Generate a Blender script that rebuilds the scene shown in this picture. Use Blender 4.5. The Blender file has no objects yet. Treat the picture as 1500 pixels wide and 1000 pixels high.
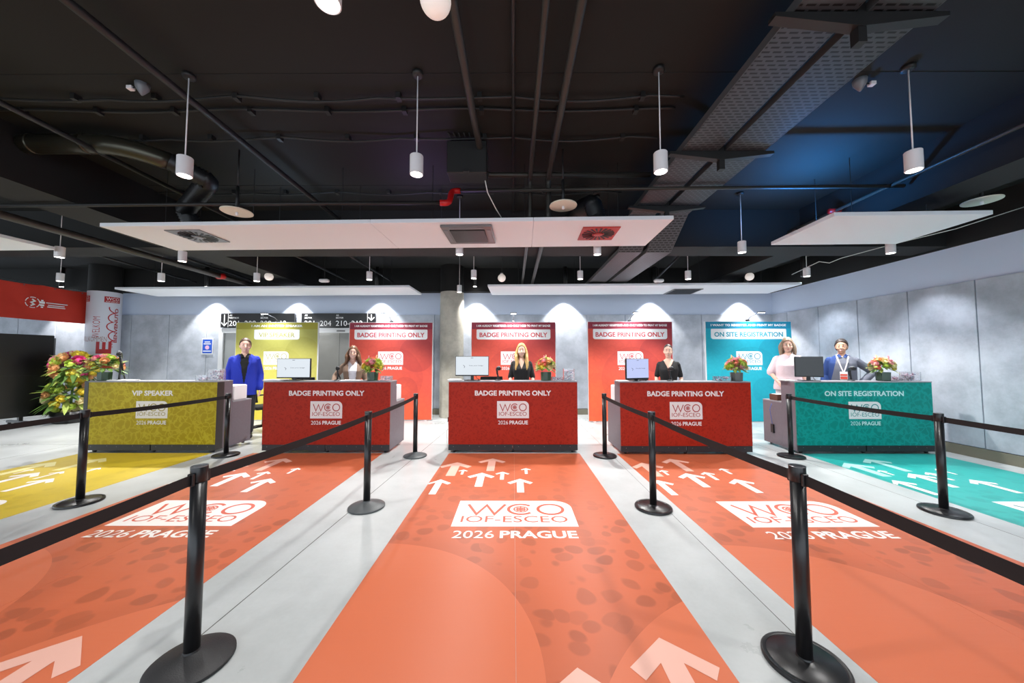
import bpy, math, random
from mathutils import Vector, Matrix
random.seed(7)
PI = math.pi
scene = bpy.context.scene
COL = scene.collection

# ------------------------------------------------------------------ camera, world, exposure
F_PX, CAM_H = 511.0, 1.45
YAW, PITCH = math.atan(2 / F_PX), math.atan(25 / F_PX)
cam_data = bpy.data.cameras.new('camera')
cam_data.sensor_width = 36.0
cam_data.lens = 36.0 * F_PX / 1500.0
cam_data.clip_start = 0.05
cam = bpy.data.objects.new('camera', cam_data)
cam.location = (0, 0, CAM_H)
cam.rotation_euler = (PI / 2 + PITCH, 0, YAW)
COL.objects.link(cam)
scene.camera = cam

world = bpy.data.worlds.new('hall_daylight')
scene.world = world
world.use_nodes = True
bg = world.node_tree.nodes['Background']
bg.inputs[0].default_value = (0.80, 0.90, 1.0, 1)
bg.inputs[1].default_value = 2.05
vs = scene.view_settings
vs.view_transform = 'Standard'
vs.look = 'None'
vs.gamma = 1.0
vs.use_curve_mapping = False
vs.exposure = 0.40

NEAR_W, MID_W, BACK_W = 78.0, 72.0, 250.0   # pendant lamps by row
WASH_W = 260.0       # each wall washer
ARM_W = 46.0        # each arm light on a backdrop

# ------------------------------------------------------------------ helpers
_f = Vector((-math.sin(YAW) * math.cos(PITCH), math.cos(YAW) * math.cos(PITCH), math.sin(PITCH)))
_r = Vector((math.cos(YAW), math.sin(YAW), 0))
_u = _r.cross(_f)
def _ray(px, py): return _f + _r * ((px - 750) / F_PX) + _u * ((500 - py) / F_PX)
def on_z(px, py, z=0.0):
    d = _ray(px, py); return Vector((0, 0, CAM_H)) + d * ((z - CAM_H) / d.z)
def at_y(px, py, Y):
    d = _ray(px, py); return Vector((0, 0, CAM_H)) + d * (Y / d.y)

def lin(c):
    c = c / 255.0
    return c / 12.92 if c <= 0.04045 else ((c + 0.055) / 1.055) ** 2.4
def rgb(r, g, b): return (lin(r), lin(g), lin(b), 1.0)

class MB:
    def __init__(s): s.v = []; s.f = []
    def add(s, vs_, fs):
        n = len(s.v); s.v += [tuple(v) for v in vs_]; s.f += [tuple(i + n for i in f) for f in fs]; return s
    def box(s, x0, x1, y0, y1, z0, z1):
        return s.add([(x0,y0,z0),(x1,y0,z0),(x1,y1,z0),(x0,y1,z0),(x0,y0,z1),(x1,y0,z1),(x1,y1,z1),(x0,y1,z1)],
                     [(0,3,2,1),(4,5,6,7),(0,1,5,4),(1,2,6,5),(2,3,7,6),(3,0,4,7)])
    def cbox(s, x0, x1, y0, y1, z0, z1, b=0.006):
        pts = []
        for z, i in ((z0, b), (z0 + b, 0), (z1 - b, 0), (z1, b)):
            pts.append([(x0+i+b,y0+i,z),(x1-i-b,y0+i,z),(x1-i,y0+i+b,z),(x1-i,y1-i-b,z),(x1-i-b,y1-i,z),(x0+i+b,y1-i,z),(x0+i,y1-i-b,z),(x0+i,y0+i+b,z)])
        return s.rings(pts)
    def rings(s, rs, cap=True, close=False):
        n = len(rs[0]); vs_ = [p for r in rs for p in r]; fs = []
        m = len(rs)
        for i in range(m if close else m - 1):
            j = (i + 1) % m
            for k in range(n):
                l = (k + 1) % n
                fs.append((i*n+k, i*n+l, j*n+l, j*n+k))
        if cap and not close:
            fs.append(tuple(range(n-1, -1, -1))); fs.append(tuple((m-1)*n + k for k in range(n)))
        return s.add(vs_, fs)
    def tube(s, path, r, seg=10, cap=True, ry=None):
        P = [Vector(p) for p in path]
        R = r if isinstance(r, (list, tuple)) else [r] * len(P)
        rs = []; prev = None
        for i, p in enumerate(P):
            t = (P[min(i+1, len(P)-1)] - P[max(i-1, 0)]).normalized()
            if prev is None:
                a = Vector((0,0,1)) if abs(t.z) < 0.9 else Vector((1,0,0))
                n = t.cross(a).normalized()
            else:
                n = (prev - t * prev.dot(t)).normalized()
            prev = n; b = t.cross(n)
            k2 = 1.0 if ry is None else ry
            rs.append([p + n * (R[i]*math.cos(2*PI*k/seg)) + b * (R[i]*k2*math.sin(2*PI*k/seg)) for k in range(seg)])
        return s.rings(rs, cap)
    def lathe(s, prof, seg=24, c=(0,0,0), cap=True):
        return s.rings([[(c[0]+r*math.cos(2*PI*k/seg), c[1]+r*math.sin(2*PI*k/seg), c[2]+z) for k in range(seg)] for r, z in prof], cap)
    def ell(s, c, rad, seg=16, n=10, rot=None):
        rs = []
        for i in range(n + 1):
            a = -PI/2 + PI * min(max(i, 0.12), n - 0.12) / n
            ring = []
            for k in range(seg):
                p = Vector((rad[0]*math.cos(a)*math.cos(2*PI*k/seg), rad[1]*math.cos(a)*math.sin(2*PI*k/seg), rad[2]*math.sin(a)))
                if rot: p = rot @ p
                ring.append(p + Vector(c))
            rs.append(ring)
        return s.rings(rs)
    def cone(s, p0, r0, p1, r1, seg=12):
        p0 = Vector(p0); p1 = Vector(p1); d = (p1 - p0).normalized()
        path = []; R = []
        for a in (-80, -45, 0): path.append(p0 + d*(r0*math.sin(math.radians(a)))); R.append(r0*math.cos(math.radians(a)))
        for a in (0, 45, 80): path.append(p1 + d*(r1*math.sin(math.radians(a)))); R.append(r1*math.cos(math.radians(a)))
        return s.tube(path, R, seg)
    def prism(s, pts, y0, y1):
        """outline in x,z extruded along y"""
        n = len(pts)
        return s.rings([[(x, y0, z) for x, z in pts], [(x, y1, z) for x, z in pts]])
    def flat(s, pts, z0, z1):
        return s.rings([[(x, y, z0) for x, y in pts], [(x, y, z1) for x, y in pts]])
    def mesh(s, name, mats=None, smooth=False):
        me = bpy.data.meshes.new(name); me.from_pydata(s.v, [], s.f); me.update()
        if mats: me.materials.append(mats)
        if smooth:
            for p in me.polygons: p.use_smooth = True
        return me
    def build(s, name, mat, parent=None, smooth=False, loc=None, rot=None):
        return link(name, s.mesh(name, mat, smooth), parent, loc, rot)
def link(name, me, parent=None, loc=None, rot=None):
    o = bpy.data.objects.new(name, me); COL.objects.link(o)
    if parent: o.parent = parent
    if loc is not None: o.location = loc
    if rot is not None: o.rotation_euler = rot
    return o
def smooth_by_angle(o, deg=35):
    me = o.data
    for p in me.polygons: p.use_smooth = True
    try: me.set_sharp_from_angle(angle=math.radians(deg))
    except Exception: pass
    return o
def tag(o, label=None, cat=None, group=None, kind=None):
    if label: o['label'] = label
    if cat: o['category'] = cat
    if group: o['group'] = group
    if kind: o['kind'] = kind
    return o
def thing(name, label, cat, loc=(0,0,0), rz=0, group=None):
    o = bpy.data.objects.new(name, None); COL.objects.link(o)
    o.location = loc; o.rotation_euler = (0, 0, rz); o.empty_display_size = 0.1
    return tag(o, label, cat, group)
def struct(o): return tag(o, kind='structure')
def copy_tree(o, parent=None):
    c = o.copy(); COL.objects.link(c)
    if parent: c.parent = parent
    for ch in list(o.children): copy_tree(ch, c)
    return c

# ------------------------------------------------------------------ materials
M = {}
def nodes(name):
    m = bpy.data.materials.new(name); m.use_nodes = True; nt = m.node_tree
    return m, nt, nt.nodes['Principled BSDF']
def mat(name, col, rough=0.5, metal=0.0, emit=None, es=0.0, spec=None, trans=0.0, noise=0.0, nscale=20.0, bump=0.0, bscale=60.0, coat=0.0):
    m, nt, b = nodes(name)
    b.inputs['Base Color'].default_value = col; b.inputs['Roughness'].default_value = rough; b.inputs['Metallic'].default_value = metal
    if spec is not None: b.inputs['Specular IOR Level'].default_value = spec
    if trans: b.inputs['Transmission Weight'].default_value = trans
    if coat: b.inputs['Coat Weight'].default_value = coat; b.inputs['Coat Roughness'].default_value = 0.15
    if emit: b.inputs['Emission Color'].default_value = emit; b.inputs['Emission Strength'].default_value = es
    if noise or bump:
        tc = nt.nodes.new('ShaderNodeTexCoord')
    if noise:
        n = nt.nodes.new('ShaderNodeTexNoise'); n.inputs['Scale'].default_value = nscale; n.inputs['Detail'].default_value = 6
        nt.links.new(tc.outputs['Object'], n.inputs['Vector'])
        mx = nt.nodes.new('ShaderNodeMix'); mx.data_type = 'RGBA'
        mx.inputs[6].default_value = tuple(c * (1 - noise) for c in col[:3]) + (1,)
        mx.inputs[7].default_value = tuple(min(1, c * (1 + noise)) for c in col[:3]) + (1,)
        nt.links.new(n.outputs['Fac'], mx.inputs[0]); nt.links.new(mx.outputs[2], b.inputs['Base Color'])
    if bump:
        n2 = nt.nodes.new('ShaderNodeTexNoise'); n2.inputs['Scale'].default_value = bscale; n2.inputs['Detail'].default_value = 4
        nt.links.new(tc.outputs['Object'], n2.inputs['Vector'])
        bp = nt.nodes.new('ShaderNodeBump'); bp.inputs['Strength'].default_value = bump; bp.inputs['Distance'].default_value = 0.02
        nt.links.new(n2.outputs['Fac'], bp.inputs['Height']); nt.links.new(bp.outputs['Normal'], b.inputs['Normal'])
    M[name] = m; return m
def mixnode(nt, fac, a, b):
    mx = nt.nodes.new('ShaderNodeMix'); mx.data_type = 'RGBA'
    for sock, v in ((0, fac), (6, a), (7, b)):
        if hasattr(v, 'is_linked') or hasattr(v, 'links'): nt.links.new(v, mx.inputs[sock])
        else: mx.inputs[sock].default_value = v
    return mx.outputs[2]
def math_node(nt, op, a, b=None, c=None, clamp=False):
    n = nt.nodes.new('ShaderNodeMath'); n.operation = op; n.use_clamp = clamp
    for i, v in enumerate((a, b, c)):
        if v is None: continue
        if hasattr(v, 'links'): nt.links.new(v, n.inputs[i])
        else: n.inputs[i].default_value = v
    return n.outputs[0]
def ramp(nt, fac, lo, hi):
    n = nt.nodes.new('ShaderNodeMapRange'); n.interpolation_type = 'SMOOTHSTEP'
    nt.links.new(fac, n.inputs['Value']); n.inputs['From Min'].default_value = lo; n.inputs['From Max'].default_value = hi
    return n.outputs['Result']
def web(nt, vec, scale, lo, hi, rnd=1.0, warp=0.22):
    """bone-like lattice: 1 on the strands, 0 in the pores"""
    nz = nt.nodes.new('ShaderNodeTexNoise'); nz.inputs['Scale'].default_value = scale * 0.7
    nt.links.new(vec, nz.inputs['Vector'])
    va = nt.nodes.new('ShaderNodeVectorMath'); va.operation = 'SCALE'; va.inputs['Scale'].default_value = warp
    nt.links.new(nz.outputs['Color'], va.inputs[0])
    ad = nt.nodes.new('ShaderNodeVectorMath'); ad.operation = 'ADD'
    nt.links.new(vec, ad.inputs[0]); nt.links.new(va.outputs[0], ad.inputs[1])
    vo = nt.nodes.new('ShaderNodeTexVoronoi'); vo.feature = 'DISTANCE_TO_EDGE'; vo.inputs['Scale'].default_value = scale
    vo.inputs['Randomness'].default_value = rnd
    nt.links.new(ad.outputs[0], vo.inputs['Vector'])
    r = ramp(nt, vo.outputs['Distance'], lo, hi)
    return math_node(nt, 'SUBTRACT', 1.0, r)
def mat_desk_print(name, pore, strand, scale=9.0, soft=0.12, rough=0.42):
    m, nt, b = nodes(name)
    tc = nt.nodes.new('ShaderNodeTexCoord')
    w = web(nt, tc.outputs['Object'], scale, 0.02, soft)
    n = nt.nodes.new('ShaderNodeTexNoise'); n.inputs['Scale'].default_value = 2.0
    nt.links.new(tc.outputs['Object'], n.inputs['Vector'])
    k = math_node(nt, 'MULTIPLY', w, math_node(nt, 'ADD', n.outputs['Fac'], 0.3))
    nt.links.new(mixnode(nt, k, pore, strand), b.inputs['Base Color'])
    b.inputs['Roughness'].default_value = rough; b.inputs['Specular IOR Level'].default_value = 0.2
    M[name] = m; return m
def mat_lane(name, plain, strand, pore, far, circles):
    """printed vinyl: bone pores everywhere except inside big plain discs; the far end of the print is another tone"""
    m, nt, b = nodes(name)
    tc = nt.nodes.new('ShaderNodeTexCoord'); P = tc.outputs['Object']
    sep = nt.nodes.new('ShaderNodeSeparateXYZ'); nt.links.new(P, sep.inputs[0])
    nzw = nt.nodes.new('ShaderNodeTexNoise'); nzw.inputs['Scale'].default_value = 2.2; nt.links.new(P, nzw.inputs['Vector'])
    vsc = nt.nodes.new('ShaderNodeVectorMath'); vsc.operation = 'SCALE'; vsc.inputs['Scale'].default_value = 0.22; nt.links.new(nzw.outputs['Color'], vsc.inputs[0])
    vad = nt.nodes.new('ShaderNodeVectorMath'); vad.operation = 'ADD'; nt.links.new(P, vad.inputs[0]); nt.links.new(vsc.outputs[0], vad.inputs[1])
    vo = nt.nodes.new('ShaderNodeTexVoronoi'); vo.feature = 'F1'; vo.inputs['Scale'].default_value = 6.6; nt.links.new(vad.outputs[0], vo.inputs['Vector'])
    pore_k = math_node(nt, 'SUBTRACT', 1.0, ramp(nt, vo.outputs['Distance'], 0.34, 0.46))
    vs2 = nt.nodes.new('ShaderNodeSeparateColor'); nt.links.new(vo.outputs['Color'], vs2.inputs[0])
    pore_k = math_node(nt, 'MULTIPLY', pore_k, math_node(nt, 'ADD', math_node(nt, 'MULTIPLY', vs2.outputs[0], 0.6), 0.4))
    nz = nt.nodes.new('ShaderNodeTexNoise'); nz.inputs['Scale'].default_value = 1.3; nt.links.new(P, nz.inputs['Vector'])
    nv = ramp(nt, nz.outputs['Fac'], 0.2, 0.5)
    col = mixnode(nt, math_node(nt, 'MULTIPLY', pore_k, nv), strand, pore)
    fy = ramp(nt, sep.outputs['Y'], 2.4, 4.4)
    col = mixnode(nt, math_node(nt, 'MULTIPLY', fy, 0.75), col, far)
    for (cx, cy, R) in circles:
        dx = math_node(nt, 'SUBTRACT', sep.outputs['X'], cx); dy = math_node(nt, 'SUBTRACT', sep.outputs['Y'], cy)
        d = math_node(nt, 'SQRT', math_node(nt, 'ADD', math_node(nt, 'MULTIPLY', dx, dx), math_node(nt, 'MULTIPLY', dy, dy)))
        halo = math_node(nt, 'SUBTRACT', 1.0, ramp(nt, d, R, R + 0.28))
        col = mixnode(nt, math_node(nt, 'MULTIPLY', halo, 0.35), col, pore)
        inside = math_node(nt, 'LESS_THAN', d, R)
        col = mixnode(nt, inside, col, plain)
    nt.links.new(col, b.inputs['Base Color'])
    rn = nt.nodes.new('ShaderNodeTexNoise'); rn.inputs['Scale'].default_value = 3.0; nt.links.new(P, rn.inputs['Vector'])
    nt.links.new(math_node(nt, 'ADD', math_node(nt, 'MULTIPLY', rn.outputs['Fac'], 0.12), 0.33), b.inputs['Roughness'])
    b.inputs['Specular IOR Level'].default_value = 0.45
    bp = nt.nodes.new('ShaderNodeBump'); bp.inputs['Strength'].default_value = 0.05; bp.inputs['Distance'].default_value = 0.02
    n2 = nt.nodes.new('ShaderNodeTexNoise'); n2.inputs['Scale'].default_value = 5.0
    mp = nt.nodes.new('ShaderNodeMapping'); mp.inputs['Scale'].default_value = (0.5, 4, 1)
    nt.links.new(P, mp.inputs['Vector']); nt.links.new(mp.outputs[0], n2.inputs['Vector'])
    nt.links.new(n2.outputs['Fac'], bp.inputs['Height']); nt.links.new(bp.outputs['Normal'], b.inputs['Normal'])
    M[name] = m; return m
def mat_backdrop(name, low, mid, high, disc):
    """stretched fabric print, object space: x -1..1, z 0..2.3; tones run from low left to top right, with faint discs"""
    m, nt, b = nodes(name)
    tc = nt.nodes.new('ShaderNodeTexCoord'); P = tc.outputs['Object']
    sep = nt.nodes.new('ShaderNodeSeparateXYZ'); nt.links.new(P, sep.inputs[0])
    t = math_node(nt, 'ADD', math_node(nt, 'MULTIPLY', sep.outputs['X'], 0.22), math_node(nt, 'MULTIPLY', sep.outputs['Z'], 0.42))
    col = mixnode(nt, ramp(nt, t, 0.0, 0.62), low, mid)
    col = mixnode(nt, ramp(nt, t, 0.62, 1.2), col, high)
    for (cx, cz, R, k) in ((0.62, 1.55, 0.42, 0.35), (0.05, 1.0, 0.72, 0.18), (0.35, 0.72, 0.3, 0.22), (-0.8, 0.62, 0.5, 0.12)):
        dx = math_node(nt, 'SUBTRACT', sep.outputs['X'], cx); dz = math_node(nt, 'SUBTRACT', sep.outputs['Z'], cz)
        d = math_node(nt, 'SQRT', math_node(nt, 'ADD', math_node(nt, 'MULTIPLY', dx, dx), math_node(nt, 'MULTIPLY', dz, dz)))
        ring = math_node(nt, 'MULTIPLY', math_node(nt, 'LESS_THAN', d, R), ramp(nt, d, 0.0, R))
        col = mixnode(nt, math_node(nt, 'MULTIPLY', ring, k), col, disc)
    w = web(nt, P, 7.0, 0.02, 0.2)
    col = mixnode(nt, math_node(nt, 'MULTIPLY', w, 0.10), col, disc)
    nt.links.new(col, b.inputs['Base Color']); b.inputs['Roughness'].default_value = 0.75
    M[name] = m; return m
def mat_concrete(name, a, bcol, rough, scale, detail=8, bump=0.05, fine=40):
    m, nt, b = nodes(name)
    tc = nt.nodes.new('ShaderNodeTexCoord')
    n = nt.nodes.new('ShaderNodeTexNoise'); n.inputs['Scale'].default_value = scale; n.inputs['Detail'].default_value = detail; n.inputs['Roughness'].default_value = 0.62
    nt.links.new(tc.outputs['Object'], n.inputs['Vector'])
    n2 = nt.nodes.new('ShaderNodeTexNoise'); n2.inputs['Scale'].default_value = fine; n2.inputs['Detail'].default_value = 4
    nt.links.new(tc.outputs['Object'], n2.inputs['Vector'])
    k = math_node(nt, 'ADD', math_node(nt, 'MULTIPLY', ramp(nt, n.outputs['Fac'], 0.3, 0.7), 0.75), math_node(nt, 'MULTIPLY', n2.outputs['Fac'], 0.25))
    nt.links.new(mixnode(nt, k, a, bcol), b.inputs['Base Color'])
    nt.links.new(math_node(nt, 'ADD', math_node(nt, 'MULTIPLY', n.outputs['Fac'], 0.18), rough - 0.09), b.inputs['Roughness'])
    bp = nt.nodes.new('ShaderNodeBump'); bp.inputs['Strength'].default_value = bump; bp.inputs['Distance'].default_value = 0.01
    nt.links.new(n2.outputs['Fac'], bp.inputs['Height']); nt.links.new(bp.outputs['Normal'], b.inputs['Normal'])
    M[name] = m; return m

mat_concrete('floor_concrete', rgb(170,174,174), rgb(200,204,205), 0.30, 0.9, bump=0.02)
mat_concrete('wall_panel', rgb(154,160,170), rgb(194,200,210), 0.7, 2.4, fine=30)
mat_concrete('column_concrete', rgb(148,144,132), rgb(200,195,182), 0.75, 2.0, fine=25)
mat('wall_paint', rgb(200,212,232), 0.8)
mat('black_paint', rgb(12,12,11), 0.75, noise=0.15, nscale=3)
mat('ceiling_paint', rgb(13,15,11), 0.8, noise=0.25, nscale=1.2)
mat('skirting', rgb(120,116,100), 0.5)
mat('raft_white', rgb(230,234,240), 0.8)
mat('lamp_white', rgb(232,230,232), 0.45)
mat('lamp_glow', (1,1,1,1), 0.5, emit=(1.0,0.96,0.9,1), es=14)
mat('globe', rgb(240,232,224), 0.35, emit=(1,0.9,0.82,1), es=0.25)
mat('pipe_grey', rgb(56,53,48), 0.45, metal=0.3)
mat('pipe_black', rgb(26,26,26), 0.5)
mat('duct_foil', rgb(74,72,62), 0.32, metal=0.7)
mat('flex_black', rgb(24,24,26), 0.45)
mat('tray_steel', rgb(104,106,108), 0.5, metal=0.6)
mat('red_fitting', rgb(190,20,20), 0.4)
mat('grille_dark', rgb(40,40,42), 0.4, metal=0.4)
mat('grille_grey', rgb(120,120,122), 0.35, metal=0.5)
mat('disc_white', rgb(214,212,196), 0.5)
mat('wire_white', rgb(210,210,205), 0.5)
mat('black_metal', rgb(24,24,26), 0.32, spec=0.5)
mat('black_base', rgb(34,34,36), 0.5, bump=0.15, bscale=180)
mat('grey_base', rgb(76,80,82), 0.45)
mat('ring_metal', rgb(120,120,120), 0.3, metal=0.8)
mat('belt', rgb(22,20,22), 0.75)
mat('side_laminate', rgb(112,104,112), 0.5, noise=0.12, nscale=30)
mat('frame_dark', rgb(52,52,50), 0.45)
mat('top_grey', rgb(142,142,148), 0.4)
mat('plinth_dark', rgb(36,38,42), 0.5)
mat('print_white', rgb(240,240,240), 0.5)
mat('print_plate', rgb(226,222,222), 0.45)
mat('white_gloss', rgb(236,236,238), 0.35)
mat('paper', rgb(240,240,240), 0.7)
mat('screen_on', rgb(20,20,20), 0.25, emit=(0.86,0.93,1.0,1), es=0.62)
mat('screen_blue', rgb(20,20,20), 0.25, emit=(0.55,0.62,0.95,1), es=0.75)
mat('screen_ink', rgb(60,64,74), 0.4)
mat('screen_off', rgb(14,14,15), 0.16)
mat('led_black', rgb(10,11,10), 0.35)
mat('plastic_black', rgb(22,22,24), 0.35)
mat('plastic_grey', rgb(120,124,130), 0.35)
mat('chair_fabric', rgb(20,20,22), 0.85)
mat('steel', rgb(150,150,146), 0.32, metal=0.75, noise=0.1, nscale=3)
mat('frame_white', rgb(214,216,218), 0.4)
mat('sign_black', rgb(14,14,15), 0.35)
mat('poster_blue', rgb(28,82,190), 0.4)
mat('acrylic', (0.9,0.92,0.94,1), 0.05, trans=0.92)
mat('candy_pink', rgb(206,170,190), 0.4); mat('candy_plum', rgb(120,60,90), 0.4); mat('candy_blue', rgb(90,90,130), 0.4)
mat('vase_green', rgb(58,84,66), 0.15, spec=0.6)
mat('vase_grey', rgb(88,92,88), 0.12, spec=0.6)
mat('leaf', rgb(96,130,58), 0.55, noise=0.3, nscale=40)
mat('leaf_pale', rgb(176,192,92), 0.55, noise=0.25, nscale=40)
for n_, c_ in (('bloom_pink', (242,166,176)), ('bloom_coral', (240,132,112)), ('bloom_yellow', (236,214,74)), ('bloom_lime', (186,208,84)), ('bloom_cream', (240,224,170)), ('bloom_magenta', (226,70,140)), ('bloom_peach', (240,178,120))):
    mat(n_, rgb(*c_), 0.6, noise=0.12, nscale=60)
mat('banner_red', rgb(196,48,28), 0.7, noise=0.06, nscale=2)
mat('wrap_white', rgb(214,216,226), 0.6)
mat('ink_red', rgb(176,36,40), 0.5)
mat('ink_brown', rgb(150,84,60), 0.5)
mat('ink_dark', rgb(70,70,76), 0.5)
mat('armchair', rgb(170,66,30), 0.7)
mat_desk_print('desk_red', rgb(146,30,12), rgb(166,40,20), 15.0, 0.3)
mat_desk_print('desk_yellow', rgb(162,144,0), rgb(186,170,34), 10.0, 0.16)
mat_desk_print('desk_teal', rgb(0,130,122), rgb(10,152,144), 10.0, 0.18)
CIRC = [(-1.025, 1.65, 1.16), (1.75, 0.75, 1.6)]
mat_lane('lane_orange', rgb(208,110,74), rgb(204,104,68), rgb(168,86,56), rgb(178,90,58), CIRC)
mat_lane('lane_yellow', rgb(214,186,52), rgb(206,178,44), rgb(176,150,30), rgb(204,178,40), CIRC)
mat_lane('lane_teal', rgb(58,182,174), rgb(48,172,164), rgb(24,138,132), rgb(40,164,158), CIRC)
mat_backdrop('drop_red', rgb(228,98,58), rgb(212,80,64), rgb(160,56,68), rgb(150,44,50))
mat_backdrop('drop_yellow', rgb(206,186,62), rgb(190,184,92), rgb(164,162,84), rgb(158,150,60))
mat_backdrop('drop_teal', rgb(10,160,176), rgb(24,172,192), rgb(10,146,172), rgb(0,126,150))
for n_, c_ in (('band_red', (140,40,60)), ('band_yellow', (156,150,50)), ('band_teal', (0,128,160))): mat(n_, rgb(*c_), 0.7)
for n_, c_ in (('ink_orange', (214,92,66)), ('ink_deskred', (160,44,40)), ('ink_yellow', (150,136,40)), ('ink_teal', (20,130,130)), ('ink_olive', (168,164,90)), ('ink_rose', (200,70,76)), ('ink_aqua', (20,150,170)), ('arrow_white', (244,238,234)), ('arrow_pale', (232,180,164)), ('arrow_pale_y', (236,226,160)), ('arrow_pale_t', (170,222,216))):
    mat(n_, rgb(*c_), 0.38)

# ------------------------------------------------------------------ lettering
def text_verts(body, w, h, bold=0.0, spacing=1.0):
    cu = bpy.data.curves.new('lettering', 'FONT'); cu.body = body; cu.resolution_u = 3
    cu.offset = bold; cu.space_character = spacing
    o = bpy.data.objects.new('lettering', cu); me = bpy.data.meshes.new_from_object(o)
    vs_ = [v.co.copy() for v in me.vertices]; fs = [tuple(p.vertices) for p in me.polygons]
    bpy.data.objects.remove(o); bpy.data.curves.remove(cu); bpy.data.meshes.remove(me)
    x0 = min(v.x for v in vs_); x1 = max(v.x for v in vs_); y0 = min(v.y for v in vs_); y1 = max(v.y for v in vs_)
    k = w / (x1 - x0); ky = h / (y1 - y0)
    return [((v.x - (x0+x1)/2)*k, (v.y - (y0+y1)/2)*ky) for v in vs_], fs
def put2d(mb, pts, fs, plane, c, off):
    """plane 'F' faces -y (x right, z up); 'G' lies on the ground (x right, y away)"""
    if plane == 'F': return mb.add([(c[0]+x, off, c[1]+y) for x, y in pts], fs)
    return mb.add([(c[0]+x, c[1]+y, off) for x, y in pts], fs)
def text(parent, body, c, w, h, m, plane='F', off=-0.002, bold=0.0, spacing=1.0, name='lettering'):
    v, f = text_verts(body, w, h, bold, spacing)
    return put2d(MB(), v, f, plane, c, off).build(name, M[m], parent)
def stroke(mb, path, w, plane, c, off):
    P = [Vector((p[0], p[1])) for p in path]; L = []; R = []
    closed = (P[0] - P[-1]).length < 1e-6
    n = len(P)
    for i in range(n):
        if closed: a = P[i-1] if i > 0 else P[-2]; b = P[i+1] if i < n-1 else P[1]
        else: a = P[max(i-1,0)]; b = P[min(i+1,n-1)]
        d1 = (P[i]-a); d2 = (b-P[i])
        d1 = d1.normalized() if d1.length > 1e-9 else d2.normalized()
        d2 = d2.normalized() if d2.length > 1e-9 else d1
        t = (d1 + d2).normalized(); nrm = Vector((-t.y, t.x))
        k = min(2.2, 1.0 / max(0.3, nrm.dot(Vector((-d1.y, d1.x)))))
        L.append(P[i] + nrm*w/2*k); R.append(P[i] - nrm*w/2*k)
    pts = [(p.x, p.y) for p in L] + [(p.x, p.y) for p in R]
    return put2d(mb, pts, [(i, n+i, n+i+1, i+1) for i in range(n-1)], plane, c, off)
def arc(cx, cy, r, a0, a1, n=20):
    return [(cx + r*math.cos(math.radians(a0+(a1-a0)*i/n)), cy + r*math.sin(math.radians(a0+(a1-a0)*i/n))) for i in range(n+1)]
def logo(parent, c, w, plane, off, ink, plate='print_plate', year='print_white', step=-0.001, cap_h=0.0, ydx=0.0, sy=1.0):
    """congress logo: plate with one rounded corner, thin letters, the year line under it"""
    h = w * 0.532 * sy
    r = w * 0.15
    out = [(-w/2, -h/2), (w/2, -h/2)] + arc(w/2 - r, h/2 - r, r, 0, 90, 8) + [(-w/2, h/2)]
    put2d(MB(), out, [tuple(range(len(out)))], plane, c, off).build('logo_plate', M[plate], parent)
    k = w / 316.0; q = k * sy
    mb = MB()
    def P(x, y): return ((x - 757) * k, (211 - y) * q)
    o = off + step
    sw = 8.5 * k
    stroke(mb, [P(627,154), P(655,222), P(679,160), P(703,222), P(731,154)], sw, plane, c, o)
    C = P(774, 188); stroke(mb, [(C[0] + x*k, C[1] + y*q) for x, y in arc(0, 0, 34, 42, 318, 22)], sw, plane, c, o)
    C2 = P(855, 188); stroke(mb, [(C2[0] + x*k, C2[1] + y*q) for x, y in arc(0, 0, 34, 0, 360, 28)], sw, plane, c, o)
    for rr in (19, 11): stroke(mb, [(C[0] + x*k, C[1] + y*q) for x, y in arc(0, 0, rr, 0, 360, 16)], 4*k, plane, c, o + step*0.3)
    for j, a in enumerate((0, 45, 90, 135)):
        ca, sa = math.cos(math.radians(a)), math.sin(math.radians(a))
        stroke(mb, [(C[0]-19*k*ca, C[1]-19*q*sa), (C[0]+19*k*ca, C[1]+19*q*sa)], 3.4*k, plane, c, o + step*(0.5+0.1*j))
    v, f = text_verts('IOF-ESCEO', 275*k, 38*q, 0.0)
    put2d(mb, [(x - 1*k, y - 41*q) for x, y in v], f, plane, c, o)
    mb.build('logo_lettering', M[ink], parent)
    mb = MB()
    v, f = text_verts('2026', 98*k, 38*q, 0.004); put2d(mb, [(x + (-98+ydx)*k, y - 126*q) for x, y in v], f, plane, c, o)
    v, f = text_verts('PRAGUE', 183*k, 38*q, 0.03); put2d(mb, [(x + (56+ydx)*k, y - 126*q) for x, y in v], f, plane, c, o)
    mb.build('year_lettering', M[year], parent)
def rounded(w, h, r, n=5, top=None):
    rt = r if top is None else top
    return ([(x, y) for x, y in arc(-w/2+r, -h/2+r, r, 180, 270, n)] + arc(w/2-r, -h/2+r, r, 270, 360, n)
            + arc(w/2-rt, h/2-rt, rt, 0, 90, n) + arc(-w/2+rt, h/2-rt, rt, 90, 180, n))
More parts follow.
